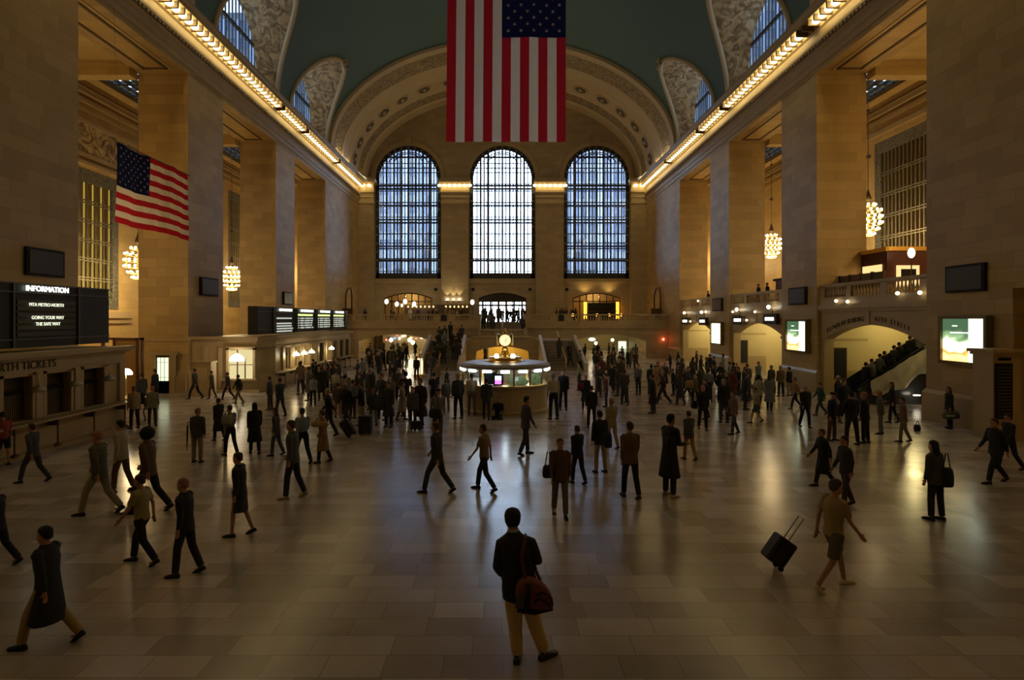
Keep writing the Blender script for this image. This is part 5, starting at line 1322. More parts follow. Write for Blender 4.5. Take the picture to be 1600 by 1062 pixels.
def top_mesh(pose, lean, kind, voxel=.016):
    S = skeleton(pose, lean); up = S['up']; mb = MB()
    if kind == 'coat': rg = [(.42, .25, .21), (.6, .225, .185), (.82, .195, .15), (.95, .18, .135), (1.08, .168, .125), (1.28, .195, .138), (1.38, .185, .12), (1.45, .12, .085), (1.5, .07, .07)]
    elif kind == 'tshirt': rg = [(.88, .168, .125), (.95, .165, .12), (1.08, .15, .11), (1.28, .178, .125), (1.38, .175, .11), (1.45, .11, .075), (1.48, .07, .065)]
    elif kind == 'blouse': rg = [(.93, .155, .115), (1.05, .135, .1), (1.25, .16, .12), (1.37, .16, .1), (1.44, .1, .07), (1.48, .062, .06)]
    else: rg = [(.80, .19, .14), (.88, .185, .138), (.95, .178, .13), (1.08, .162, .12), (1.28, .192, .135), (1.38, .19, .118), (1.45, .12, .085), (1.5, .072, .07)]
    if pose == 'sit' and kind != 'coat': rg = [r for r in rg if r[0] >= .86]
    mb.loft([ell(up(0, 0, z) if z > .9 else Vector((0, (z-.95)*0, z+S['dz'])), rx, ry, 18) for z, rx, ry in rg])
    for i, a in enumerate(S['arms']):
        s = (-1, 1)[i]; sh = up(s*.13, 0, 1.42)
        if kind == 'tshirt': limb(mb, [sh, a[0], a[0].lerp(a[1], .75)], [.07, .064, .058], 12)
        else: limb(mb, [sh, a[0], a[1], a[1].lerp(a[2], .97)], [.07, .066, .052, .04], 12)
    return remesh(mb, voxel, 4)
def bottom_mesh(pose, lean, kind, voxel=.016):
    S = skeleton(pose, lean); up = S['up']; dz = S['dz']; mb = MB()
    if kind == 'skirt':
        mb.loft([ell(Vector((0, 0, z+dz)), rx, ry, 16) for z, rx, ry in ((.52, .18, .16), (.7, .175, .15), (.88, .17, .13), (1.0, .135, .1))])
    else:
        mb.loft([ell(Vector((0, 0, z+dz)), rx, ry, 16) for z, rx, ry in ((.82, .12, .1), (.88, .165, .12), (.96, .16, .118), (1.03, .14, .105))])
        for l in S['legs']:
            if kind == 'shorts': limb(mb, [l[0], l[1].lerp(l[0], .12)], [.1, .085], 12)
            else: limb(mb, [l[0]+Vector((0, 0, -.02)), l[1], l[2]+Vector((0, 0, .01))], [.096, .070, .062], 12)
    return remesh(mb, voxel, 4)
def hair_mesh(pose, lean, kind, yaw, voxel=.012):
    S = skeleton(pose, lean); up = S['up']; c = up(0, .015, 1.63); mb = MB()
    def hp(x, y, z): return c+Vector((x*cos(yaw)-y*sin(yaw), x*sin(yaw)+y*cos(yaw), z))
    if kind == 'cap':
        mb.loft([[hp(r*.98*cos(2*pi*j/16), -.005+r*1.2*sin(2*pi*j/16), z) for j in range(16)] for z, r in ((.03, .086), (.06, .088), (.07, .105), (.1, .1), (.125, .05))])
        mb.loft([[hp(x, y, .04+dz) for x, y in ((-.06, .08), (.06, .08), (.045, .15), (-.045, .15))] for dz in (-.006, .006)])
    else:
        mb.loft([[hp(rx*cos(2*pi*j/16), off+ry*sin(2*pi*j/16), z) for j in range(16)] for z, rx, ry, off in ((-.06, .05, .035, -.07), (-.02, .078, .06, -.045), (.03, .085, .085, -.022), (.07, .08, .096, -.012), (.1, .062, .075, -.01), (.125, .02, .03, -.01))])
    if kind == 'long':
        mb.loft([[hp(rx*cos(2*pi*j/14), off+ry*sin(2*pi*j/14), z) for j in range(14)] for z, rx, ry, off in ((-.27, .07, .035, -.09), (-.18, .095, .05, -.075), (-.06, .09, .06, -.055), (.03, .085, .075, -.03), (.08, .06, .06, -.02))])
    if kind == 'big':
        mb.ball(hp(0, -.03, .02), .14, 14, 10, 1, 1, 1)
    return remesh(mb, voxel, 2)
def shoe_mesh(S, i):
    a = S['legs'][i][2]; l = S['legs'][i]; mb = MB(); d = l[2]-l[1]
    pitch = max(0, min(.9, math.atan2(-d.y, -d.z)*.9)) if d.y < 0 else 0
    def q(x, y, z):
        zz, yy = z, y
        return Vector((a.x+x, a.y+yy*cos(pitch)+zz*sin(pitch)*.6, a.z-.03-yy*sin(pitch)+zz))
    rings = []
    for y, w, h in ((-.075, .022, .03), (-.06, .036, .07), (0, .04, .085), (.06, .042, .06), (.13, .046, .045), (.175, .035, .03), (.195, .015, .018)):
        rings.append([q(w*x, y, z) for x, z in ((-1, -.048), (1, -.048), (1.02, -.02), (.7, -.045+h*.9), (0, -.045+h), (-.7, -.045+h*.9), (-1.02, -.02))])
    mb.loft(rings); return mb.mesh('shoe', M_BLACK, True)
M_SKIN = plain('skin', (.42, .22, .14), .55, noise=.05); M_EYE = plain('eye_dark', (.03, .02, .015), .4); M_LIP = plain('lip', (.32, .10, .08), .5)
def cloth(c): return plain('cloth_%02x%02x%02x' % tuple(int(min(.999, x)*255) for x in c), c, .85, noise=.18, scale=14)
CAC = {}
def get(kind, *k):
    key = (kind,)+k
    if key not in CAC:
        if kind == 'body': CAC[key] = body_mesh(*k)
        elif kind == 'top': CAC[key] = top_mesh(*k)
        elif kind == 'bottom': CAC[key] = bottom_mesh(*k)
        elif kind == 'hair': CAC[key] = hair_mesh(*k)
        elif kind == 'shoe': CAC[key] = shoe_mesh(skeleton(k[0]), k[1])
    return CAC[key]
def mat_slot(o, mats):
    me = o.data
    while len(me.materials) < len(mats): me.materials.append(M_BLACK)
    for i, m in enumerate(mats): o.material_slots[i].link = 'OBJECT'; o.material_slots[i].material = m
BK = (.010, .010, .012); NV = (.014, .017, .03); CH = (.035, .035, .04); KH = (.33, .25, .12); BR_ = (.10, .06, .035); TN = (.32, .20, .11); GY = (.14, .14, .14)
LB = (.25, .32, .42); WH_ = (.55, .52, .45); RD = (.25, .03, .03); OL = (.07, .07, .04); JN = (.05, .065, .11)
SKINS = [(.42, .22, .14), (.36, .18, .11), (.2, .1, .06), (.46, .27, .18)]
HAIRS = {'k': (.008, .007, .006), 'b': (.05, .028, .014), 'y': (.35, .24, .10), 'g': (.30, .29, .27), 'r': (.3, .12, .1)}
def person(px, yh, yf, pose, rz, top, tc, bottom, bc, hair, hc, label, shoes=BK, skin=0, lean=3, group=None, z0=0.0, yaw=0, d=None, h=None):
    """stands so that its feet project to (px, yf) and its head top to yh"""
    if d is None: d = (EYE-z0)*F/(yf-CY)
    if h is None: h = (yf-yh)*d/F
    h = max(1.5, min(2.0, h)); s = h/1.75
    if pose == 'sit': s = 1.0
    x = (px-CX)*d/F
    t = thing('person', (x, d, z0), label, 'person', group, rz=R(rz)); t.scale = (s, s, s)
    def ch(nm, me, mats):
        o = bpy.data.objects.new(nm, me); COL.objects.link(o); o.parent = t; mat_slot(o, mats)
    ch('body', get('body', pose, lean, yaw), [cloth(SKINS[skin]), M_EYE, M_LIP])
    ch({'coat': 'coat', 'jacket': 'jacket', 'tshirt': 'tshirt', 'blouse': 'shirt'}[top], get('top', pose, lean, top), [cloth(tc)])
    ch({'trousers': 'trousers', 'skirt': 'skirt', 'shorts': 'shorts'}[bottom], get('bottom', pose, lean, bottom), [cloth(bc)])
    if hair: ch('cap' if hair == 'cap' else 'hair', get('hair', pose, lean, hair, yaw), [cloth(HAIRS[hc])])
    for i in (0, 1): ch('shoe', get('shoe', pose, i), [cloth(shoes)])
    return t
T, S_, SH = 'trousers', 'skirt', 'shorts'
# rz: 0 back to the camera, 180 facing the camera, 90 walking to the left, -90 walking to the right
PEOPLE = [
 (5, 643, 727, 'stand', 60, 'tshirt', (.28, .05, .04), SH, BK, 'short', 'b', 'person in a red top and black shorts at the left edge by the ticket windows'),
 (52, 658, 753, 'walk', 90, 'jacket', (.05, .06, .07), T, CH, 'short', 'b', 'grey-clad walker passing just right of the person in the red top'),
 (155, 668, 803, 'walk', 90, 'jacket', (.09, .085, .05), T, (.3, .27, .2), 'short', 'r', 'person in an olive jacket and pale trousers walking left below the ticket counter'),
 (190, 655, 768, 'step', 90, 'jacket', (.34, .30, .22), T, BR_, 'short', 'k', 'person in a pale loose top and brown trousers behind the olive-jacketed walker'),
 (232, 664, 800, 'walk', 90, 'jacket', BR_, T, BK, 'big', 'k', 'walker with a big round mass of black hair'),
 (222, 737, 880, 'walk_b', 90, 'tshirt', (.30, .25, .12), T, BK, 'short', 'b', 'person in a tan top and black trousers walking in front of the big-haired walker'),
 (290, 745, 898, 'step', 90, 'jacket', BK, T, BK, 'short', 'r', 'person all in black with reddish hair in the left foreground'),
 (375, 705, 836, 'step', 90, 'jacket', NV, S_, CH, 'short', 'b', 'person in a dark jacket and skirt with low black shoes, alone on the left'),
 (75, 815, 1008, 'walk', 90, 'coat', NV, T, (.34, .24, .1), 'short', 'k', 'largest dark-coated walker in the lower left corner'),
 (-6, 775, 885, 'walk', 90, 'jacket', BK, T, BK, 'short', 'k', 'dark figure cut off by the left edge'),
 (308, 637, 722, 'stand', 0, 'jacket', (.05, .045, .05), T, (.2, .17, .12), 'short', 'r', 'person in a dark grey jacket and khaki trousers carrying a furled umbrella'),
 (342, 621, 688, 'step', 60, 'coat', BK, T, BK, 'short', 'b', 'person in a black coat just left of the one in the blue-grey shirt'),
 (360, 632, 711, 'step', 60, 'blouse', (.16, .18, .23), T, BK, 'short', 'b', 'person in a blue-grey shirt clutching a pale bag'),
 (398, 628, 708, 'step', 30, 'coat', BK, T, BK, 'long', 'k', 'long-haired person in a black coat between the blue-grey shirt and the jeans'),
 (432, 636, 711, 'step', 90, 'jacket', (.06, .05, .06), T, JN, 'long', 'b', 'person in a dark open jacket over pink and jeans'),
 (473, 634, 722, 'walk', 40, 'blouse', (.20, .25, .33), T, BK, 'short', 'b', 'person in a light blue-grey shirt leaning as they walk'),
 (458, 655, 778, 'step', 90, 'jacket', (.07, .08, .09), T, NV, 'short', 'b', 'slim walker in grey whose bright shoe tip shows in front of the blue-grey shirt'),
 (505, 640, 722, 'step', 90, 'coat', (.22, .13, .07), T, BK, 'short', 'b', 'person in a tan coat with black trousers'),
 (514, 605, 682, 'pull', 100, 'jacket', BK, T, CH, 'short', 'g', 'person in a black sweater pulling a wheeled case'),
 (540, 580, 639, 'stand', 0, 'jacket', (.22, .16, .09), T, NV, 'short', 'g', 'grey-haired person in a tan jacket seen from behind'),
 (524, 578, 625, 'stand', 0, 'blouse', (.42, .40, .27), T, GY, 'short', 'k', 'person in a cream top with a shoulder strap seen from behind'),
 (489, 588, 633, 'stand', 0, 'tshirt', (.22, .30, .32), T, BK, 'short', 'b', 'person in a light blue-green top and black trousers seen from behind'),
 (528, 602, 652, 'stand', 10, 'jacket', BR_, T, TN, 'short', 'b', 'person in brown behind the black sweater'),
 (565, 596, 664, 'fold', 90, 'jacket', BK, T, KH, 'short', 'b', 'person in a black jacket and khaki trousers beside the tall suitcase'),
 (583, 610, 665, 'fold', 30, 'jacket', CH, T, GY, 'short', 'r', 'person with a dark bulging backpack behind the tall suitcase'),
 (597, 575, 655, 'stand_wide', 150, 'jacket', (.05, .055, .065), T, NV, 'short', 'b', 'tall person in slate blue standing with legs apart'),
 (580, 573, 640, 'stand', 150, 'coat', CH, T, BK, 'short', 'g', 'grey-haired person next to the tall one with legs apart'),
 (613, 571, 606, 'step', 180, 'coat', BK, T, BK, 'short', 'k', 'small dark-coated person walking towards us below the green sign stand'),
 (634, 580, 650, 'stand', 20, 'tshirt', BK, T, BK, 'short', 'k', 'person in a black t-shirt left of the glowing lantern'),
 (645, 603, 670, 'step', 180, 'jacket', (.07, .075, .07), T, BK, 'short', 'b', 'person in a grey-green jacket facing us with a hand at the mouth'),
 (628, 596, 656, 'step', -90, 'coat', (.22, .18, .11), T, BR_, 'short', 'b', 'person in a beige coat stepping to the right'),
 (678, 582, 642, 'stand', 0, 'tshirt', BK, T, BK, 'short', 'k', 'broad person in a black t-shirt seen from behind, near the info booth'),
 (684, 606, 690, 'step', 0, 'tshirt', (.16, .16, .20), T, BR_, 'cap', 'k', 'person in a lilac-grey shirt and black cap with a dark shoulder bag'),
 (697, 592, 642, 'stand', 10, 'jacket', (.08, .075, .06), T, GY, 'short', 'b', 'person in olive grey between the black t-shirt and the backpack'),
 (716, 583, 654, 'stand', 30, 'jacket', NV, T, BK, 'short', 'y', 'fair-haired person in dark clothes wearing a dark backpack'),
 (737, 583, 648, 'stand', 0, 'blouse', (.46, .42, .33), T, GY, 'short', 'b', 'person in a white shirt with a diagonal strap at the booth counter'),
 (760, 590, 655, 'step', 0, 'jacket', (.03, .04, .06), T, CH, 'short', 'b', 'bluish dark person just right of the white shirt with the strap'),
 (658, 590, 668, 'step', 150, 'coat', (.03, .02, .02), T, BK, 'short', 'k', 'bulky dark-coated person left of the lilac-grey shirt'),
 (683, 655, 770, 'walk', 70, 'jacket', (.03, .03, .035), T, CH, 'short', 'b', 'dark walker striding left across the blue floor reflection'),
 (757, 660, 766, 'walk_b', 70, 'tshirt', (.20, .14, .09), T, NV, 'short', 'b', 'walker in a brown top and dark trousers in the blue floor reflection'),
 (821, 618, 710, 'step', -70, 'jacket', (.07, .06, .10), T, CH, 'short', 'k', 'person in a purple-grey top before the booth'),
 (865, 577, 655, 'stand', 20, 'blouse', (.40, .38, .32), T, BK, 'short', 'g', 'person in a white shirt and black trousers leaning beside the booth'),
 (875, 683, 806, 'step', 180, 'jacket', (.10, .055, .045), T, (.12, .115, .12), 'short', 'b', 'person in a maroon jacket and grey trousers walking towards us'),
 (903, 664, 755, 'step', 30, 'jacket', BK, T, BK, 'short', 'b', 'person in black right behind the maroon jacket'),
 (938, 641, 738, 'stand', 20, 'jacket', BK, T, (.34, .26, .14), 'short', 'k', 'person in a black jacket and khaki trousers with a flat black case'),
 (956, 622, 700, 'step', 20, 'jacket', (.30, .25, .15), T, KH, 'short', 'r', 'person in a cream jacket with reddish hair behind the khaki trousers'),
 (924, 602, 668, 'stand', 0, 'jacket', BK, T, BK, 'short', 'k', 'dark person left of the reddish-haired one'),
 (985, 658, 777, 'step', 10, 'jacket', (.13, .08, .055), T, BK, 'short', 'b', 'person in a brown top and black trousers right of centre'),
 (1046, 640, 775, 'fold', -60, 'coat', BK, T, BK, 'short', 'k', 'tall person in a long black coat with light shoes, hand raised to the mouth'),
 (1077, 645, 718, 'step', 20, 'jacket', (.06, .07, .09), T, TN, 'short', 'b', 'bluish grey figure behind the long black coat'),
 (1098, 601, 671, 'step', 170, 'jacket', BK, T, BK, 'short', 'r', 'person in black carrying a black shoulder bag'),
 (1131, 592, 660, 'stand', 0, 'jacket', BK, T, CH, 'short', 'g', 'grey-haired person in a black jacket seen from behind'),
 (1147, 610, 678, 'step', 90, 'jacket', (.16, .10, .07), T, JN, 'short', 'b', 'person in a brown jacket and jeans'),
 (1181, 605, 660, 'walk', 90, 'tshirt', (.32, .28, .18), SH, JN, 'short', 'b', 'person in a pale top and blue shorts'),
 (1258, 601, 667, 'step', 180, 'jacket', BK, T, BK, 'short', 'g', 'person in a dark suit and white shirt walking towards us'),
 (1243, 588, 638, 'walk', 90, 'jacket', (.30, .17, .08), T, BK, 'short', 'b', 'person in an orange-tan jacket behind the dark suit'),
 (1282, 597, 648, 'walk', 90, 'jacket', (.03, .07, .07), T, CH, 'short', 'b', 'person in a teal jacket right of the dark suit'),
 (1300, 612, 688, 'stand', -150, 'jacket', NV, T, BR_, 'cap', 'k', 'uniformed person in a peaked cap, white shirt and dark jacket'),
 (1331, 611, 695, 'stand_wide', 0, 'jacket', BK, T, BK, 'short', 'k', 'broad person in a black suit seen from behind, in the middle of the standing group'),
 (1352, 612, 692, 'stand', 40, 'jacket', BK, T, BK, 'short', 'r', 'red-faced person in black on the right of the standing group'),
 (1376, 610, 678, 'stand', 60, 'jacket', (.09, .09, .075), T, GY, 'short', 'r', 'person in light grey at the right end of the standing group'),
 (1318, 592, 660, 'stand', 180, 'coat', BK, T, BK, 'short', 'k', 'dark figure behind the uniformed person'),
 (1412, 620, 690, 'step', 60, 'jacket', (.16, .09, .05), T, (.2, .17, .12), 'short', 'b', 'person in a brown jacket and pale trousers near the escalator foot'),
 (1395, 596, 660, 'step', 60, 'jacket', BK, T, BK, 'long', 'b', 'dark-haired person before the white drape'),
 (1484, 604, 669, 'stand', 80, 'jacket', BK, T, BK, 'long', 'k', 'dark-haired person in black by the right pier holding a grey shopping bag'),
 (1462, 688, 812, 'stand', 20, 'jacket', (.055, .05, .042), T, (.02, .02, .025), 'long', 'k', 'long-haired person in a grey jacket standing alone on the right, dark bag at the hip'),
 (1556, 650, 754, 'walk', 90, 'jacket', NV, T, BK, 'short', 'b', 'dark walker at the right edge, the nearer of two'),
 (1577, 645, 733, 'walk_b', 90, 'jacket', BK, T, BK, 'short', 'b', 'dark walker at the right edge, the farther of two'),
 (1302, 742, 919, 'walk', -80, 'tshirt', (.30, .22, .10), SH, (.10, .09, .06), 'short', 'b', 'walker in shorts with big white sneakers in the right foreground'),
 (1286, 672, 757, 'walk', 90, 'coat', BK, T, BK, 'short', 'b', 'dark coated walker behind the white sneakers, left one'),
 (1322, 680, 790, 'step', 90, 'jacket', (.03, .028, .026), T, (.05, .045, .04), 'short', 'k', 'dark walker behind the white sneakers, right one'),
 (210, 603, 669, 'stand', 60, 'jacket', (.32, .25, .13), T, BK, 'short', 'r', 'person in a tan vest with a black backpack at the small desk'),
 (238, 603, 665, 'stand', 20, 'jacket', (.20, .20, .15), T, CH, 'short', 'r', 'person in a grey-green jacket right of the tan vest'),
 (222, 583, 640, 'stand', 60, 'jacket', CH, T, BK, 'short', 'b', 'dark person standing behind the tan vest'),
 (243, 576, 630, 'stand', 90, 'jacket', NV, T, BK, 'short', 'b', 'dark person just left of the bright glass door'),
 (305, 574, 623, 'walk', 90, 'jacket', CH, T, BK, 'short', 'b', 'dark walker striding left before the second left pier'),
 (331, 580, 622, 'step', 90, 'jacket', (.09, .08, .06), T, BR_, 'short', 'b', 'small brown figure beside the machine cabinet'),
 (356, 586, 624, 'walk', 90, 'jacket', CH, T, BK, 'short', 'b', 'grey walker below the lit end window, left one'),
 (373, 584, 630, 'walk_b', 90, 'jacket', BK, T, (.12, .1, .06), 'short', 'b', 'dark walker below the lit end window, right one'),
 (438, 590, 650, 'step', 60, 'jacket', (.03, .035, .05), T, CH, 'short', 'b', 'navy-clad person by the corner of the second ticket counter'),
 (422, 588, 640, 'stand', 90, 'jacket', (.05, .055, .065), T, CH, 'short', 'b', 'slate-grey person left of the navy-clad one'),
 (880, 577, 640, 'stand', 180, 'jacket', BK, T, BK, 'short', 'b', 'person in a black jacket and pale tie facing us, right of the booth'),
 (915, 585, 640, 'stand', 170, 'coat', BK, T, BK, 'short', 'r', 'person in black holding something wine-red, right of the booth'),
 (1028, 562, 622, 'step', 170, 'coat', (.34, .26, .13), T, (.3, .22, .11), 'short', 'b', 'person in a long cream coat with a dark red bag'),
 (1086, 587, 632, 'step', 10, 'jacket', (.09, .085, .05), T, BK, 'short', 'y', 'person in an olive jacket with a round tan bag'),
 (1052, 580, 617, 'stand', 90, 'jacket', BK, T, BK, 'short', 'b', 'small dark person left of the olive jacket'),
 (1151, 567, 605, 'stand', 170, 'jacket', (.2, .1, .08), T, BK, 'short', 'k', 'person in a pinkish top and black trousers under the second right arch'),
 (1168, 568, 615, 'stand', 0, 'coat', (.05, .055, .07), T, CH, 'short', 'b', 'bluish coated person left of the pale-topped shorts wearer'),
 (1206, 570, 618, 'stand', 20, 'coat', (.06, .065, .075), T, CH, 'short', 'g', 'grey-blue coated person by the doorway of the second right arch'),
 (1220, 571, 619, 'stand', 10, 'jacket', (.12, .08, .05), T, BK, 'short', 'g', 'white-haired person in brown next to the grey-blue coat'),
 (1234, 573, 618, 'stand', 30, 'jacket', BK, T, (.3, .24, .16), 'short', 'k', 'dark-haired person in black right of the white-haired one'),
]
for q in PEOPLE:
    kw = {}
    if 'white sneakers in' in q[11]: kw['shoes'] = (.6, .55, .42)
    if 'light shoes' in q[11]: kw['shoes'] = (.35, .28, .2)
    if 'bright shoe tip' in q[11]: kw['shoes'] = (.3, .27, .2)
    if q[3] in ('fold',): kw['skin'] = 1
    person(*q, **kw)
light_people = None
# seated person against the booth
person(779, 0, 656, 'sit', 170, 'jacket', BK, T, BK, 'short', 'b', 'person in black sitting on the floor against the booth', d=24.35, h=1.75)
# person on a raised spot beneath the third right arch
person(1089, 548, 577, 'fold', 90, 'jacket', BR_, T, CH, 'short', 'k', 'person standing alone against the bright wall of the third right arch with a dark bag')
# escalator riders
def eslope_(x): return .22+max(0, x-18.3)*.60
for i, (px, tc) in enumerate(((1352, BK), (1361, (.3, .28, .24)), (1374, GY), (1381, BK), (1396, CH), (1404, BK), (1421, BK), (1436, (.2, .2, .16)), (1446, BK))):
    d = 29.1; x = (px-CX)*d/F
    if x < 18.7: z = .05
    else: z = eslope_(x)-.1
    person(px, 0, 0, 'stand' if i % 2 else 'fold', -80, 'jacket', tc, T, BK, 'short', 'kbkbkkbkk'[i], 'rider on the escalator, %s from the bottom' % ('first', 'second', 'third', 'fourth', 'fifth', 'sixth', 'seventh', 'eighth', 'ninth')[i], z0=z, d=d, h=1.68)
# ---- hero: person standing in the foreground with the red bag
def hero():
    d = 3784/(1031-498.); k = d/F; X = (815-CX)*k
    t = thing('person', (X, d, 0), 'person in a dark blazer and khaki trousers standing alone in the centre foreground', 'person')
    def q(px, py, y=0): return Vector(((px-815)*k, y, EYE-(py-CY)*k))
    # body
    mb = MB(); S = dict(up=lambda x, y, z: Vector((x*1.05+(z-1.0)*-.16 if z > 1.0 else x, y, z*1.09)), legs=[], arms=[], dz=0)
    c = q(801, 812, .03)
    def hp(x, y, z): return c+Vector((x*1.16, y*1.12, z*1.12))
    prof_ = [(-.12, .02, .03, .03), (-.11, .045, .05, .025), (-.09, .058, .07, .012), (-.05, .068, .085, .004), (0, .074, .094, 0), (.04, .076, .097, -.004), (.075, .068, .088, -.006), (.1, .048, .062, -.006), (.115, .015, .02, -.006)]
    mb.loft([[hp(rx*cos(2*pi*j/18), off+ry*sin(2*pi*j/18), z) for j in range(18)] for z, rx, ry, off in prof_])
    mb.loft([[hp(a*cos(2*pi*j/6), .092+dy+b*sin(2*pi*j/6), z) for j in range(6)] for z, a, b, dy in ((-.045, .014, .012, .012), (0, .008, .008, 0), (.02, .006, .006, -.004))])
    for s in (-1, 1): mb.ball(hp(s*.078, -.005, -.015), .028, 8, 6, .4, .6, 1.1)
    mb.tube([q(803, 840), q(802, 830), hp(0, -.01, -.06)], [.07, .06, .062], 14)
    mb.loft([ell(q(x_, y_), rx, ry) for x_, y_, rx, ry in ((812, 945, .13, .1), (811, 925, .16, .11), (808, 890, .14, .1), (806, 862, .17, .11), (805, 845, .15, .09), (803, 835, .08, .06))])
    LA = [q(784, 848), q(777, 884, -.02), q(783, 906, .18)]; RA = [q(829, 848), q(840, 874, -.02), q(824, 878, .24)]
    LL = [q(803, 940), q(805, 980, .02), q(808, 1021, -.02)]; RL = [q(826, 940), q(837, 980, .02), q(851, 1018, .03)]
    for l in (LL, RL):
        limb(mb, l, [.085, .058, .04]); a = l[2]
        mb.tube([a, a+Vector((0, .02, -.045)), a+Vector((0, .12, -.065))], [.038, .036, .024], 8)
    for i, a in enumerate((LA, RA)):
        limb(mb, a, [.05, .038, .029], 10); hand(mb, a[1], a[2], (-1, 1)[i], .0095)
    me = remesh(mb, .008, 2, .4)
    for m in (cloth((.40, .21, .14)), M_EYE, M_LIP): me.materials.append(m)
    mi = []
    for p in me.polygons:
        w = p.center-c; m = 0
        if w.y > .05:
            if abs(abs(w.x)-.033) < .014 and (abs(w.z-.005) < .008 or abs(w.z-.03) < .006): m = 1
            elif abs(w.x) < .026 and abs(w.z+.072) < .008: m = 2
        mi.append(m)
    me.polygons.foreach_set('material_index', mi)
    def ch(nm, me, mat=None):
        o = bpy.data.objects.new(nm, me); COL.objects.link(o); o.parent = t
        if mat: me.materials.clear(); me.materials.append(mat)
        return o
    ch('body', me)
    # blazer
    mb = MB()
    rg = [(814, 934, .232, .165), (813, 920, .235, .165), (811, 900, .215, .15), (809, 884, .198, .14), (807, 862, .215, .15), (806, 850, .222, .14), (804, 841, .19, .115), (803, 834, .11, .085), (803, 829, .072, .075)]
    mb.loft([ell(q(x_, y_), rx, ry, 22) for x_, y_, rx, ry in rg])
    limb(mb, [q(795, 846), LA[0], LA[1], LA[1].lerp(LA[2], .96)], [.085, .08, .062, .046], 14)
    limb(mb, [q(816, 846), RA[0], RA[1], RA[1].lerp(RA[2], .95)], [.085, .08, .064, .048], 14)
    o = ch('blazer', remesh(mb, .010, 5), plain('blazer_cloth', (.010, .010, .014), .8, noise=.3, scale=10))
    # vent and centre seam, collar
    m = MB().tube([q(810, 866, -.155), q(811, 900, -.157), q(812, 934, -.17)], .005, 5); s = m.build('back_seam', M_BLACK); s.parent = o; s.location = (0, 0, 0)
    m = MB(); m.loft([ell(q(802, 829), .078, .08, 18), ell(q(802, 826), .072, .074, 18), ell(q(802, 825), .062, .064, 18), ell(q(802, 829), .062, .064, 18)]); s = m.build('shirt_collar', plain('shirt_blue', (.30, .36, .5), .7), None, True); s.parent = t; s.location = (0, 0, 0)
    # trousers
    mb = MB()
    mb.loft([ell(q(x_, y_), rx, ry, 18) for x_, y_, rx, ry in ((814, 948, .15, .12), (813, 934, .195, .14), (812, 922, .19, .135), (811, 910, .17, .12))])
    limb(mb, [q(803, 938), LL[1], q(808, 1019, -.02)], [.118, .088, .074], 16)
    limb(mb, [q(827, 938), RL[1], q(850, 1015, .03)], [.118, .09, .08], 16)
    ch('trousers', remesh(mb, .010, 3), plain('khaki_cloth', (.52, .39, .19), .85, noise=.14, scale=7))
    # belt, shoes
    for i, (a, rot) in enumerate(((LL[2], -.15), (RL[2], -.95))):
        mb = MB(); rings = []
        for y, w, h in ((-.09, .026, .03), (-.07, .042, .08), (0, .046, .095), (.06, .046, .07), (.13, .05, .05), (.18, .045, .04), (.215, .02, .025)):
            rings.append([Vector((a.x+(w*x)*cos(rot)-y*sin(rot), a.y+(w*x)*sin(rot)+y*cos(rot), .001+z)) for x, z in ((-1, 0), (1, 0), (1.02, .03), (.7, h*.95), (0, h), (-.7, h*.95), (-1.02, .03))])
        mb.loft(rings); ch('shoe', mb.mesh('shoe', plain('shoe_leather', (.01, .009, .009), .25), True))
    # hair
    mb = MB(); mb.loft([[hp(rx*cos(2*pi*j/18), off+ry*sin(2*pi*j/18), z) for j in range(18)] for z, rx, ry, off in ((-.058, .055, .03, -.062), (-.04, .074, .05, -.052), (0, .086, .08, -.03), (.04, .092, .1, -.014), (.08, .086, .098, -.01), (.11, .066, .075, -.008), (.13, .02, .03, -.006))])
    ch('hair', remesh(mb, .008, 2), cloth((.008, .007, .008)))
    # the bag on the right hip
    b = thing('shoulder_bag', (X+.2, d-.28, .78), 'red and black holdall hanging at the right hip of the person in the blazer', 'bag')
    W = Vector((X, d, 0))
    def w(px, py, y): return q(px, py, y)+W
    mb = MB()
    sil = [(803, 906), (806, 934), (858, 936), (863, 930), (861, 915), (850, 898), (836, 889), (818, 886), (809, 892)]
    for yy in (0,):
        n = len(sil); rings = []
        cx_ = sum(s[0] for s in sil)/n; cy_ = sum(s[1] for s in sil)/n
        for f, y in ((.82, -.34), (.97, -.31), (1, -.25), (.97, -.19), (.8, -.165)):
            rings.append([w(cx_+(sx_-cx_)*f, cy_+(sy_-cy_)*f, y) for sx_, sy_ in sil])
        mb.loft(rings)
    bb = mb.build('bag_body', plain('red_canvas', (.17, .045, .04), .75, noise=.2, scale=9), b, True)
    sd = bb.modifiers.new('s', 'SUBSURF'); sd.levels = 2; sd.render_levels = 2
    def strip(pts, wd, nm, mat): 
        m = MB().tube(pts, wd, 6); m.build(nm, mat, b, True)
    strip([w(823, 892, -.33), w(824, 905, -.352), w(822, 922, -.352), w(821, 935, -.33)], .028, 'black_band', M_BLACK)
    m = MB(); m.prism([(w(804, 0, 0).x, w(0, 928, 0).z), (w(818, 0, 0).x, w(0, 928, 0).z), (w(817, 0, 0).x, w(0, 905, 0).z), (w(806, 0, 0).x, w(0, 910, 0).z)], 'y', d-.352, d-.33); m.build('grey_pocket', plain('grey_canvas', (.06, .065, .06), .7), b)
    strip([w(836, 908, -.35), w(843, 903, -.37), w(852, 906, -.37), w(858, 914, -.36), (w(859, 924, -.35))], .013, 'handle', M_BLACK)
    strip([w(832, 920, -.35), w(840, 912, -.365), w(850, 918, -.365), w(856, 926, -.35)], .012, 'handle', M_BLACK)
    strip([w(807, 933, -.30), w(833, 936, -.32), w(860, 932, -.28)], .03, 'base_edge', M_BLACK)
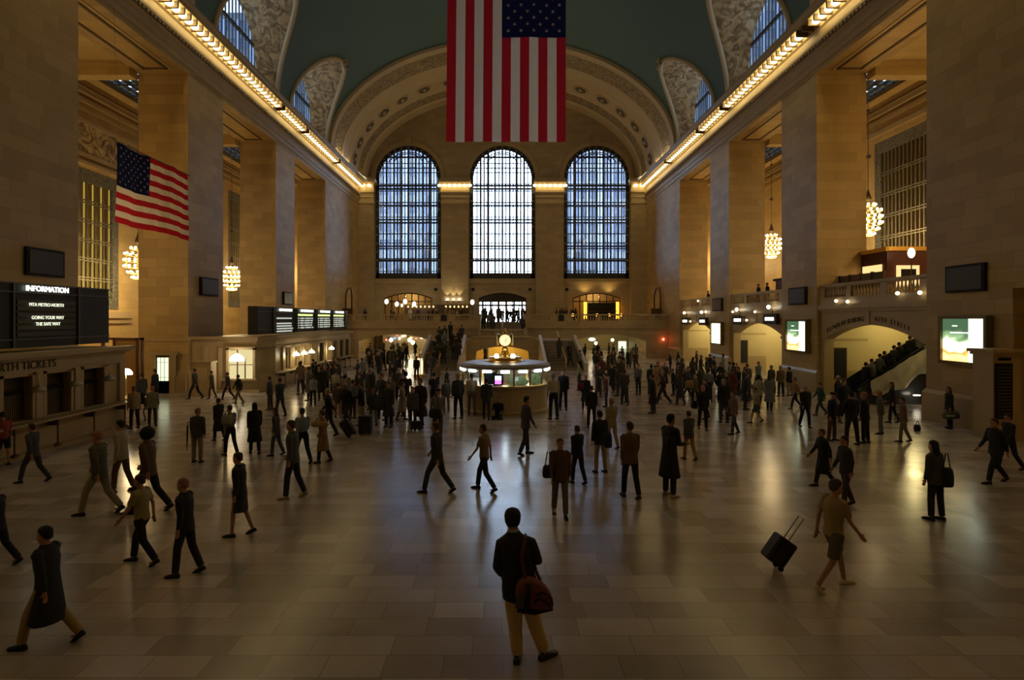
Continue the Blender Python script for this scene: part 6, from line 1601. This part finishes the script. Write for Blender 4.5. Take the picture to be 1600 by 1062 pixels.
    strip([w(820, 889, -.26), w(817, 880, -.20), w(814, 862, -.19), w(817, 846, -.16), w(820, 837, -.06), w(821, 838, .06), w(822, 850, .15), w(832, 878, .18), w(838, 890, -.05), w(842, 893, -.22)], .022, 'strap', plain('strap_dark_red', (.09, .02, .03), .7))
hero()
# ---- things carried or standing on the floor
def at(px, yf): 
    d = EYE*F/(yf-CY); return (px-CX)*d/F, d
def suitcase(px, yf, w, h, dp, rz, tilt, lab, col=(.02, .022, .025), handle=0):
    x, d = at(px, yf); t = thing('suitcase', (x, d, 0), lab, 'suitcase'); t.rotation_euler = (0, 0, rz)
    mb = MB(); c, s = cos(tilt), sin(tilt)
    def q(a, b, z): return Vector((a*c+z*s, b, -a*s*1+z*c))
    b0 = .06
    rings = []
    for z, f in ((0, .9), (.03, 1), (h-.03, 1), (h, .9)):
        rings.append([q(w/2*f*u, dp/2*f*v, z) for u, v in ((-1, -.8), (-.85, -1), (.85, -1), (1, -.8), (1, .8), (.85, 1), (-.85, 1), (-1, .8))])
    mb.loft(rings)
    zmin = min(v[2] for v in mb.v)
    def fin(m, nm, mat):
        m.v = [(a, b, z-zmin+b0) for a, b, z in m.v]; o = bpy.data.objects.new(nm, m.mesh(nm, mat)); COL.objects.link(o); o.parent = t
    fin(mb, 'case', plain('case_%s' % (str(col)), col, .6))
    m = MB(); m.tube([q(-w*.3, -dp/2-.01, .05), q(-w*.3, -dp/2-.015, h-.06), q(w*.3, -dp/2-.015, h-.06), q(w*.3, -dp/2-.01, .05)], .012, 5); fin(m, 'zip_seam', M_BLACK)
    for u in (-1, 1):
        m = MB(); k = q(w*.42, u*dp*.35, -.01) if tilt > 0 else q(u*w*.35, 0, -.01)
        m.loft([[k+Vector((.045*cos(2*pi*j/10), e, .045*sin(2*pi*j/10))) for j in range(10)] for e in (-.02, .02)]); fin(m, 'wheel', M_BLACK)
    if handle: m = MB(); m.tube([q(-w*.0, -dp*.3, h), q(0, -dp*.3, h+handle), q(0, dp*.3, h+handle), q(0, dp*.3, h)], .012, 5); fin(m, 'pull_handle', M_GREY)
suitcase(571, 679, .48, .66, .34, 0, 0, 'tall black suitcase standing upright beside the khaki trousers', handle=.03)
suitcase(550, 685, .34, .60, .26, 0, -.55, 'black wheeled case tilted back, pulled by the person in the black sweater', handle=.35)
suitcase(1205, 890, .36, .46, .26, 0, .6, 'dark red-black wheeled case trailing left of the white sneakers', (.03, .015, .02), handle=.45)
suitcase(650, 672, .42, .3, .25, .2, 0, 'low dark bag standing on the floor left of the lilac-grey shirt', handle=0)
def bag(px, py, d, w, h, lab, col, strap=None, cat='bag', name='bag'):
    p = P(px, py, d); t = thing(name, tuple(p), lab, cat)
    mb = MB(); mb.loft([[p+Vector((w/2*f*u, .09*g*v, z)) for u, v in ((-1, -.6), (-.7, -1), (.7, -1), (1, -.6), (1, .6), (.7, 1), (-.7, 1), (-1, .6))] for z, f, g in ((-h/2, .85, .9), (-h/2+.04, 1, 1), (0, 1, 1.1), (h/2-.04, .9, .8), (h/2, .7, .5))])
    mb.build('bag_body', cloth(col), t, True)
    m = MB(); s_ = strap or .18
    m.tube([p+Vector((-w*.3, -.02, h/2-.03)), p+Vector((-w*.1, -.02, h/2+s_)), p+Vector((w*.1, -.02, h/2+s_)), p+Vector((w*.3, -.02, h/2-.03))], .012, 5).build('strap', M_BLACK, t, True)
bag(1486, 648, 22.0, .62, .30, 'grey shopping bag held by the person by the right pier', (.09, .095, .09), name='shopping_bag')
MARK = MB(); pm = P(1486, 650, 21.88)
for i in range(5): MARK.box(pm.x-.16+i*.07, pm.x-.115+i*.07, 21.885, 21.9, pm.z-.02, pm.z+.03)
o = MARK.build('bag_lettering', M_WHITE); 
sb = [x for x in COL.objects if x.name.startswith('shopping_bag')][0]; o.parent = sb; o.location = -sb.location
bag(1478, 745, 12.0, .26, .40, 'black bag hanging at the hip of the person standing alone on the right', BK, .3)
bag(857, 736, 12.25, .26, .26, 'dark handbag of the person in the maroon jacket', BK, .3)
bag(950, 687, 15.3, .20, .40, 'flat black case held by the person in khaki trousers', BK, .06)
bag(1090, 632, 22.0, .5, .3, 'black shoulder bag of the person in black', BK, .3)
bag(1034, 583, 30.3, .3, .3, 'dark red bag carried with the long cream coat', (.08, .012, .015), .3)
bag(592, 632, 22.3, .42, .42, 'dark bulging backpack above the tall suitcase', CH, .1, name='backpack')
bag(712, 607, 24.0, .38, .46, 'dark backpack on the fair-haired person', CH, .1, name='backpack')
bag(219, 622, 22.9, .34, .46, 'black backpack on the person in the tan vest', BK, .1, name='backpack')
bag(680, 645, 19.3, .42, .3, 'black shoulder bag against the lilac-grey shirt', BK, .5)
bag(355, 655, 17.5, .32, .28, 'pale bag clutched by the person in the blue-grey shirt', (.28, .27, .22), .1)
bag(500, 662, 16.7, .5, .16, 'tan bag with a pale edge held at the tan coat', (.35, .22, .11), .1)
bag(1077, 600, 27.5, .36, .36, 'round tan bag beside the olive jacket', (.28, .17, .07), .1)
bag(1049, 689, 13.5, .24, .26, 'black bag at the side of the long black coat', BK, .1)
bag(907, 603, 26.0, .3, .3, 'wine-red bundle held in front of a person right of the booth', (.10, .01, .02), .08)
x, y = at(292, 712)
t = thing('umbrella', (x, y, .1), 'furled dark umbrella carried by the person in khaki trousers on the left', 'umbrella')
MB().tube([(x, y, .15), (x+.01, y, .5), (x+.02, y, .95)], [.008, .025, .03], 8).build('canopy', M_BLACK, t, True)
MB().tube([(x+.02, y, .95), (x+.02, y, 1.05), (x+.05, y, 1.08), (x+.08, y, 1.04)], .012, 6).build('handle', M_BRONZE, t, True)
bag(1433, 668, 21.6, .2, .24, 'small dark bag beside the brown jacket near the escalator', BK, .15)
# ---- distant crowd: simple one-mesh figures
def far_proto(pose, top, bottom, hair):
    parts = [get('body', pose, 3, 0), get('top', pose, 3, top), get('bottom', pose, 3, bottom), get('hair', pose, 3, hair, 0), get('shoe', pose, 0), get('shoe', pose, 1)]
    mb = MB()
    for i, me in enumerate(parts):
        mi = (0, 1, 2, 3, 3, 3)[i]
        mb.add([v.co[:] for v in me.vertices], [tuple(p.vertices) for p in me.polygons], mi)
    me = mb.mesh('person', [M_SKIN, M_BLACK, M_BLACK, M_BLACK], True); return me
FP = [far_proto('stand', 'jacket', T, 'short'), far_proto('step', 'jacket', T, 'short'), far_proto('walk', 'jacket', T, 'short'), far_proto('stand', 'coat', T, 'short'), far_proto('step', 'coat', T, 'long'), far_proto('stand', 'blouse', T, 'short'), far_proto('fold', 'jacket', T, 'short')]
rc = random.Random(42)
DK = [BK, BK, NV, CH, (.03, .02, .018), (.05, .04, .03), BK, CH]; LTc = [(.3, .28, .2), (.2, .13, .07), (.15, .17, .2), (.12, .03, .03), GY]
def crowd(n, xr, yhr, label, group, z0=0.0, drange=None, light_p=.2, rz=None, slope=None):
    used = []
    for _ in range(n):
        for tr in range(30):
            px = rc.uniform(*xr); h = rc.uniform(1.58, 1.85)
            if drange: d = rc.uniform(*drange)
            else:
                yh = yhr[0]+(yhr[1]-yhr[0])*rc.random()**1.2
                d = (EYE-z0-h)*F/(yh-CY)
            x = (px-CX)*d/F
            if abs(x) < (12.3 if d < 51 and x < 0 else 17.6) and all((x-a)**2+(d-b)**2 > .36 for a, b in used+PLACED): break
        used.append((x, d)); PLACED.append((x, d))
        z = z0+(slope(x, d) if slope else 0)
        o = bpy.data.objects.new('person', rc.choice(FP)); COL.objects.link(o); o.location = (x, d, z); s = h/1.75; o.scale = (s, s, s)
        o.rotation_euler = (0, 0, rc.uniform(-pi, pi) if rz is None else R(rz+rc.uniform(-35, 35)))
        tc = rc.choice(LTc) if rc.random() < light_p else rc.choice(DK)
        mat_slot(o, [cloth(rc.choice(SKINS)), cloth(tc), cloth(rc.choice(DK)), cloth(HAIRS[rc.choice('kkbbg')])])
        tag(o, label, 'person', group)
PLACED = [(o.location.x, o.location.y) for o in COL.objects if o.get('category') == 'person']
PLACED += [(BX+a, BY+b) for a in (-2, -1, 0, 1, 2) for b in (-2, -1, 0, 1, 2)]
crowd(30, (572, 668), (532, 550), 'one of the crowd in the bright left passage under the balcony', 'crowd in the left passage', light_p=.15)
crowd(18, (556, 700), (550, 578), 'one of the crowd on the floor between the left passage and the booth', 'crowd left of the booth', light_p=.25)
crowd(16, (462, 530), (553, 574), 'one of the people queueing at the second ticket counter', 'queue at the ticket counter', light_p=.25, rz=60)
crowd(10, (535, 620), (575, 600), 'one of the scattered people left of the booth', 'people mid left', light_p=.3)
crowd(15, (672, 722), (0, 0), 'one of the people climbing the left staircase', 'climbers on the left stairs', drange=(47.2, 54.2), slope=lambda x, d: .147*(int((d-47)/.5)+1), rz=0, light_p=.1)
crowd(3, (868, 895), (0, 0), 'one of the few people on the right staircase', 'people on the right stairs', drange=(47.2, 51.5), slope=lambda x, d: .147*(int((d-47)/.5)+1), rz=0, light_p=.1)
crowd(26, (750, 820), (0, 0), 'one of the dark crowd before the middle glass doors', 'crowd at the middle doors', z0=3.9, drange=(62.9, 70), light_p=.05)
crowd(6, (752, 818), (0, 0), 'one of the people on the upper middle stairs', 'people on the upper stairs', z0=2.2, drange=(58.2, 61.8), slope=lambda x, d: .155*(int((d-57.8)/.4)+1), rz=0, light_p=.05)
crowd(15, (565, 735), (0, 0), 'one of the people at the bar of the left far balcony', 'bar guests on the left balcony', z0=3.9, drange=(64, 70), light_p=.35)
crowd(10, (868, 900), (0, 0), 'one of the people standing on the right far balcony', 'people on the right balcony', z0=3.9, drange=(64, 69), light_p=.1)
crowd(24, (902, 1000), (535, 552), 'one of the crowd in the right passage under the balcony', 'crowd in the right passage', light_p=.15)
crowd(20, (895, 1045), (552, 585), 'one of the crowd on the floor right of the booth', 'crowd right of the booth', light_p=.2)
crowd(24, (1045, 1200), (548, 578), 'one of the crowd before the right arches', 'crowd before the right arches', light_p=.15)
crowd(10, (1060, 1330), (572, 592), 'one of the crowd on the right side of the floor', 'crowd on the right side', light_p=.15)
crowd(2, (744, 765), (0, 0), 'one of two people in the yellow archway behind the booth', 'pair in the yellow archway', z0=0, drange=(54.8, 56.5), light_p=.5)
for d in (52.2, 53, 51, 42.6, 41.2):
    o = bpy.data.objects.new('person', FP[0]); COL.objects.link(o); o.location = (19.4, d, 5.2); o.rotation_euler = (0, 0, R(90)); mat_slot(o, [cloth(SKINS[0]), cloth(BK), cloth(BK), cloth(HAIRS['k'])]); tag(o, 'one of the few people looking over the right gallery', 'person', 'people on the right gallery')
# ================================================================== world, camera, view
w = bpy.data.worlds.new('world'); SC.world = w; w.use_nodes = True; nt = w.node_tree; nt.nodes.clear()
o_ = nt.nodes.new('ShaderNodeOutputWorld'); b_ = nt.nodes.new('ShaderNodeBackground'); b_.inputs['Color'].default_value = (.70, .84, 1.0, 1); b_.inputs['Strength'].default_value = WORLD
nt.links.new(b_.outputs[0], o_.inputs[0])
cam = bpy.data.cameras.new('camera'); cam.sensor_width = 36; cam.lens = 36*F/1600; cam.shift_x = (800-CX)/1600; cam.shift_y = -(531-CY)/1600
cam.clip_end = 600
c = bpy.data.objects.new('camera', cam); COL.objects.link(c); c.location = (0, 0, EYE); c.rotation_euler = (pi/2, 0, 0); SC.camera = c
SC.view_settings.view_transform = 'Standard'; SC.view_settings.look = 'None'; SC.view_settings.gamma = 1; SC.view_settings.exposure = EXPO; SC.view_settings.use_curve_mapping = False
SC.cycles.max_bounces = 7; SC.cycles.diffuse_bounces = 4; SC.cycles.glossy_bounces = 3; SC.cycles.transparent_max_bounces = 12
SC.cycles.sample_clamp_indirect = 4.0; SC.cycles.caustics_reflective = False; SC.cycles.caustics_refractive = False
SC.cycles.use_denoising = True
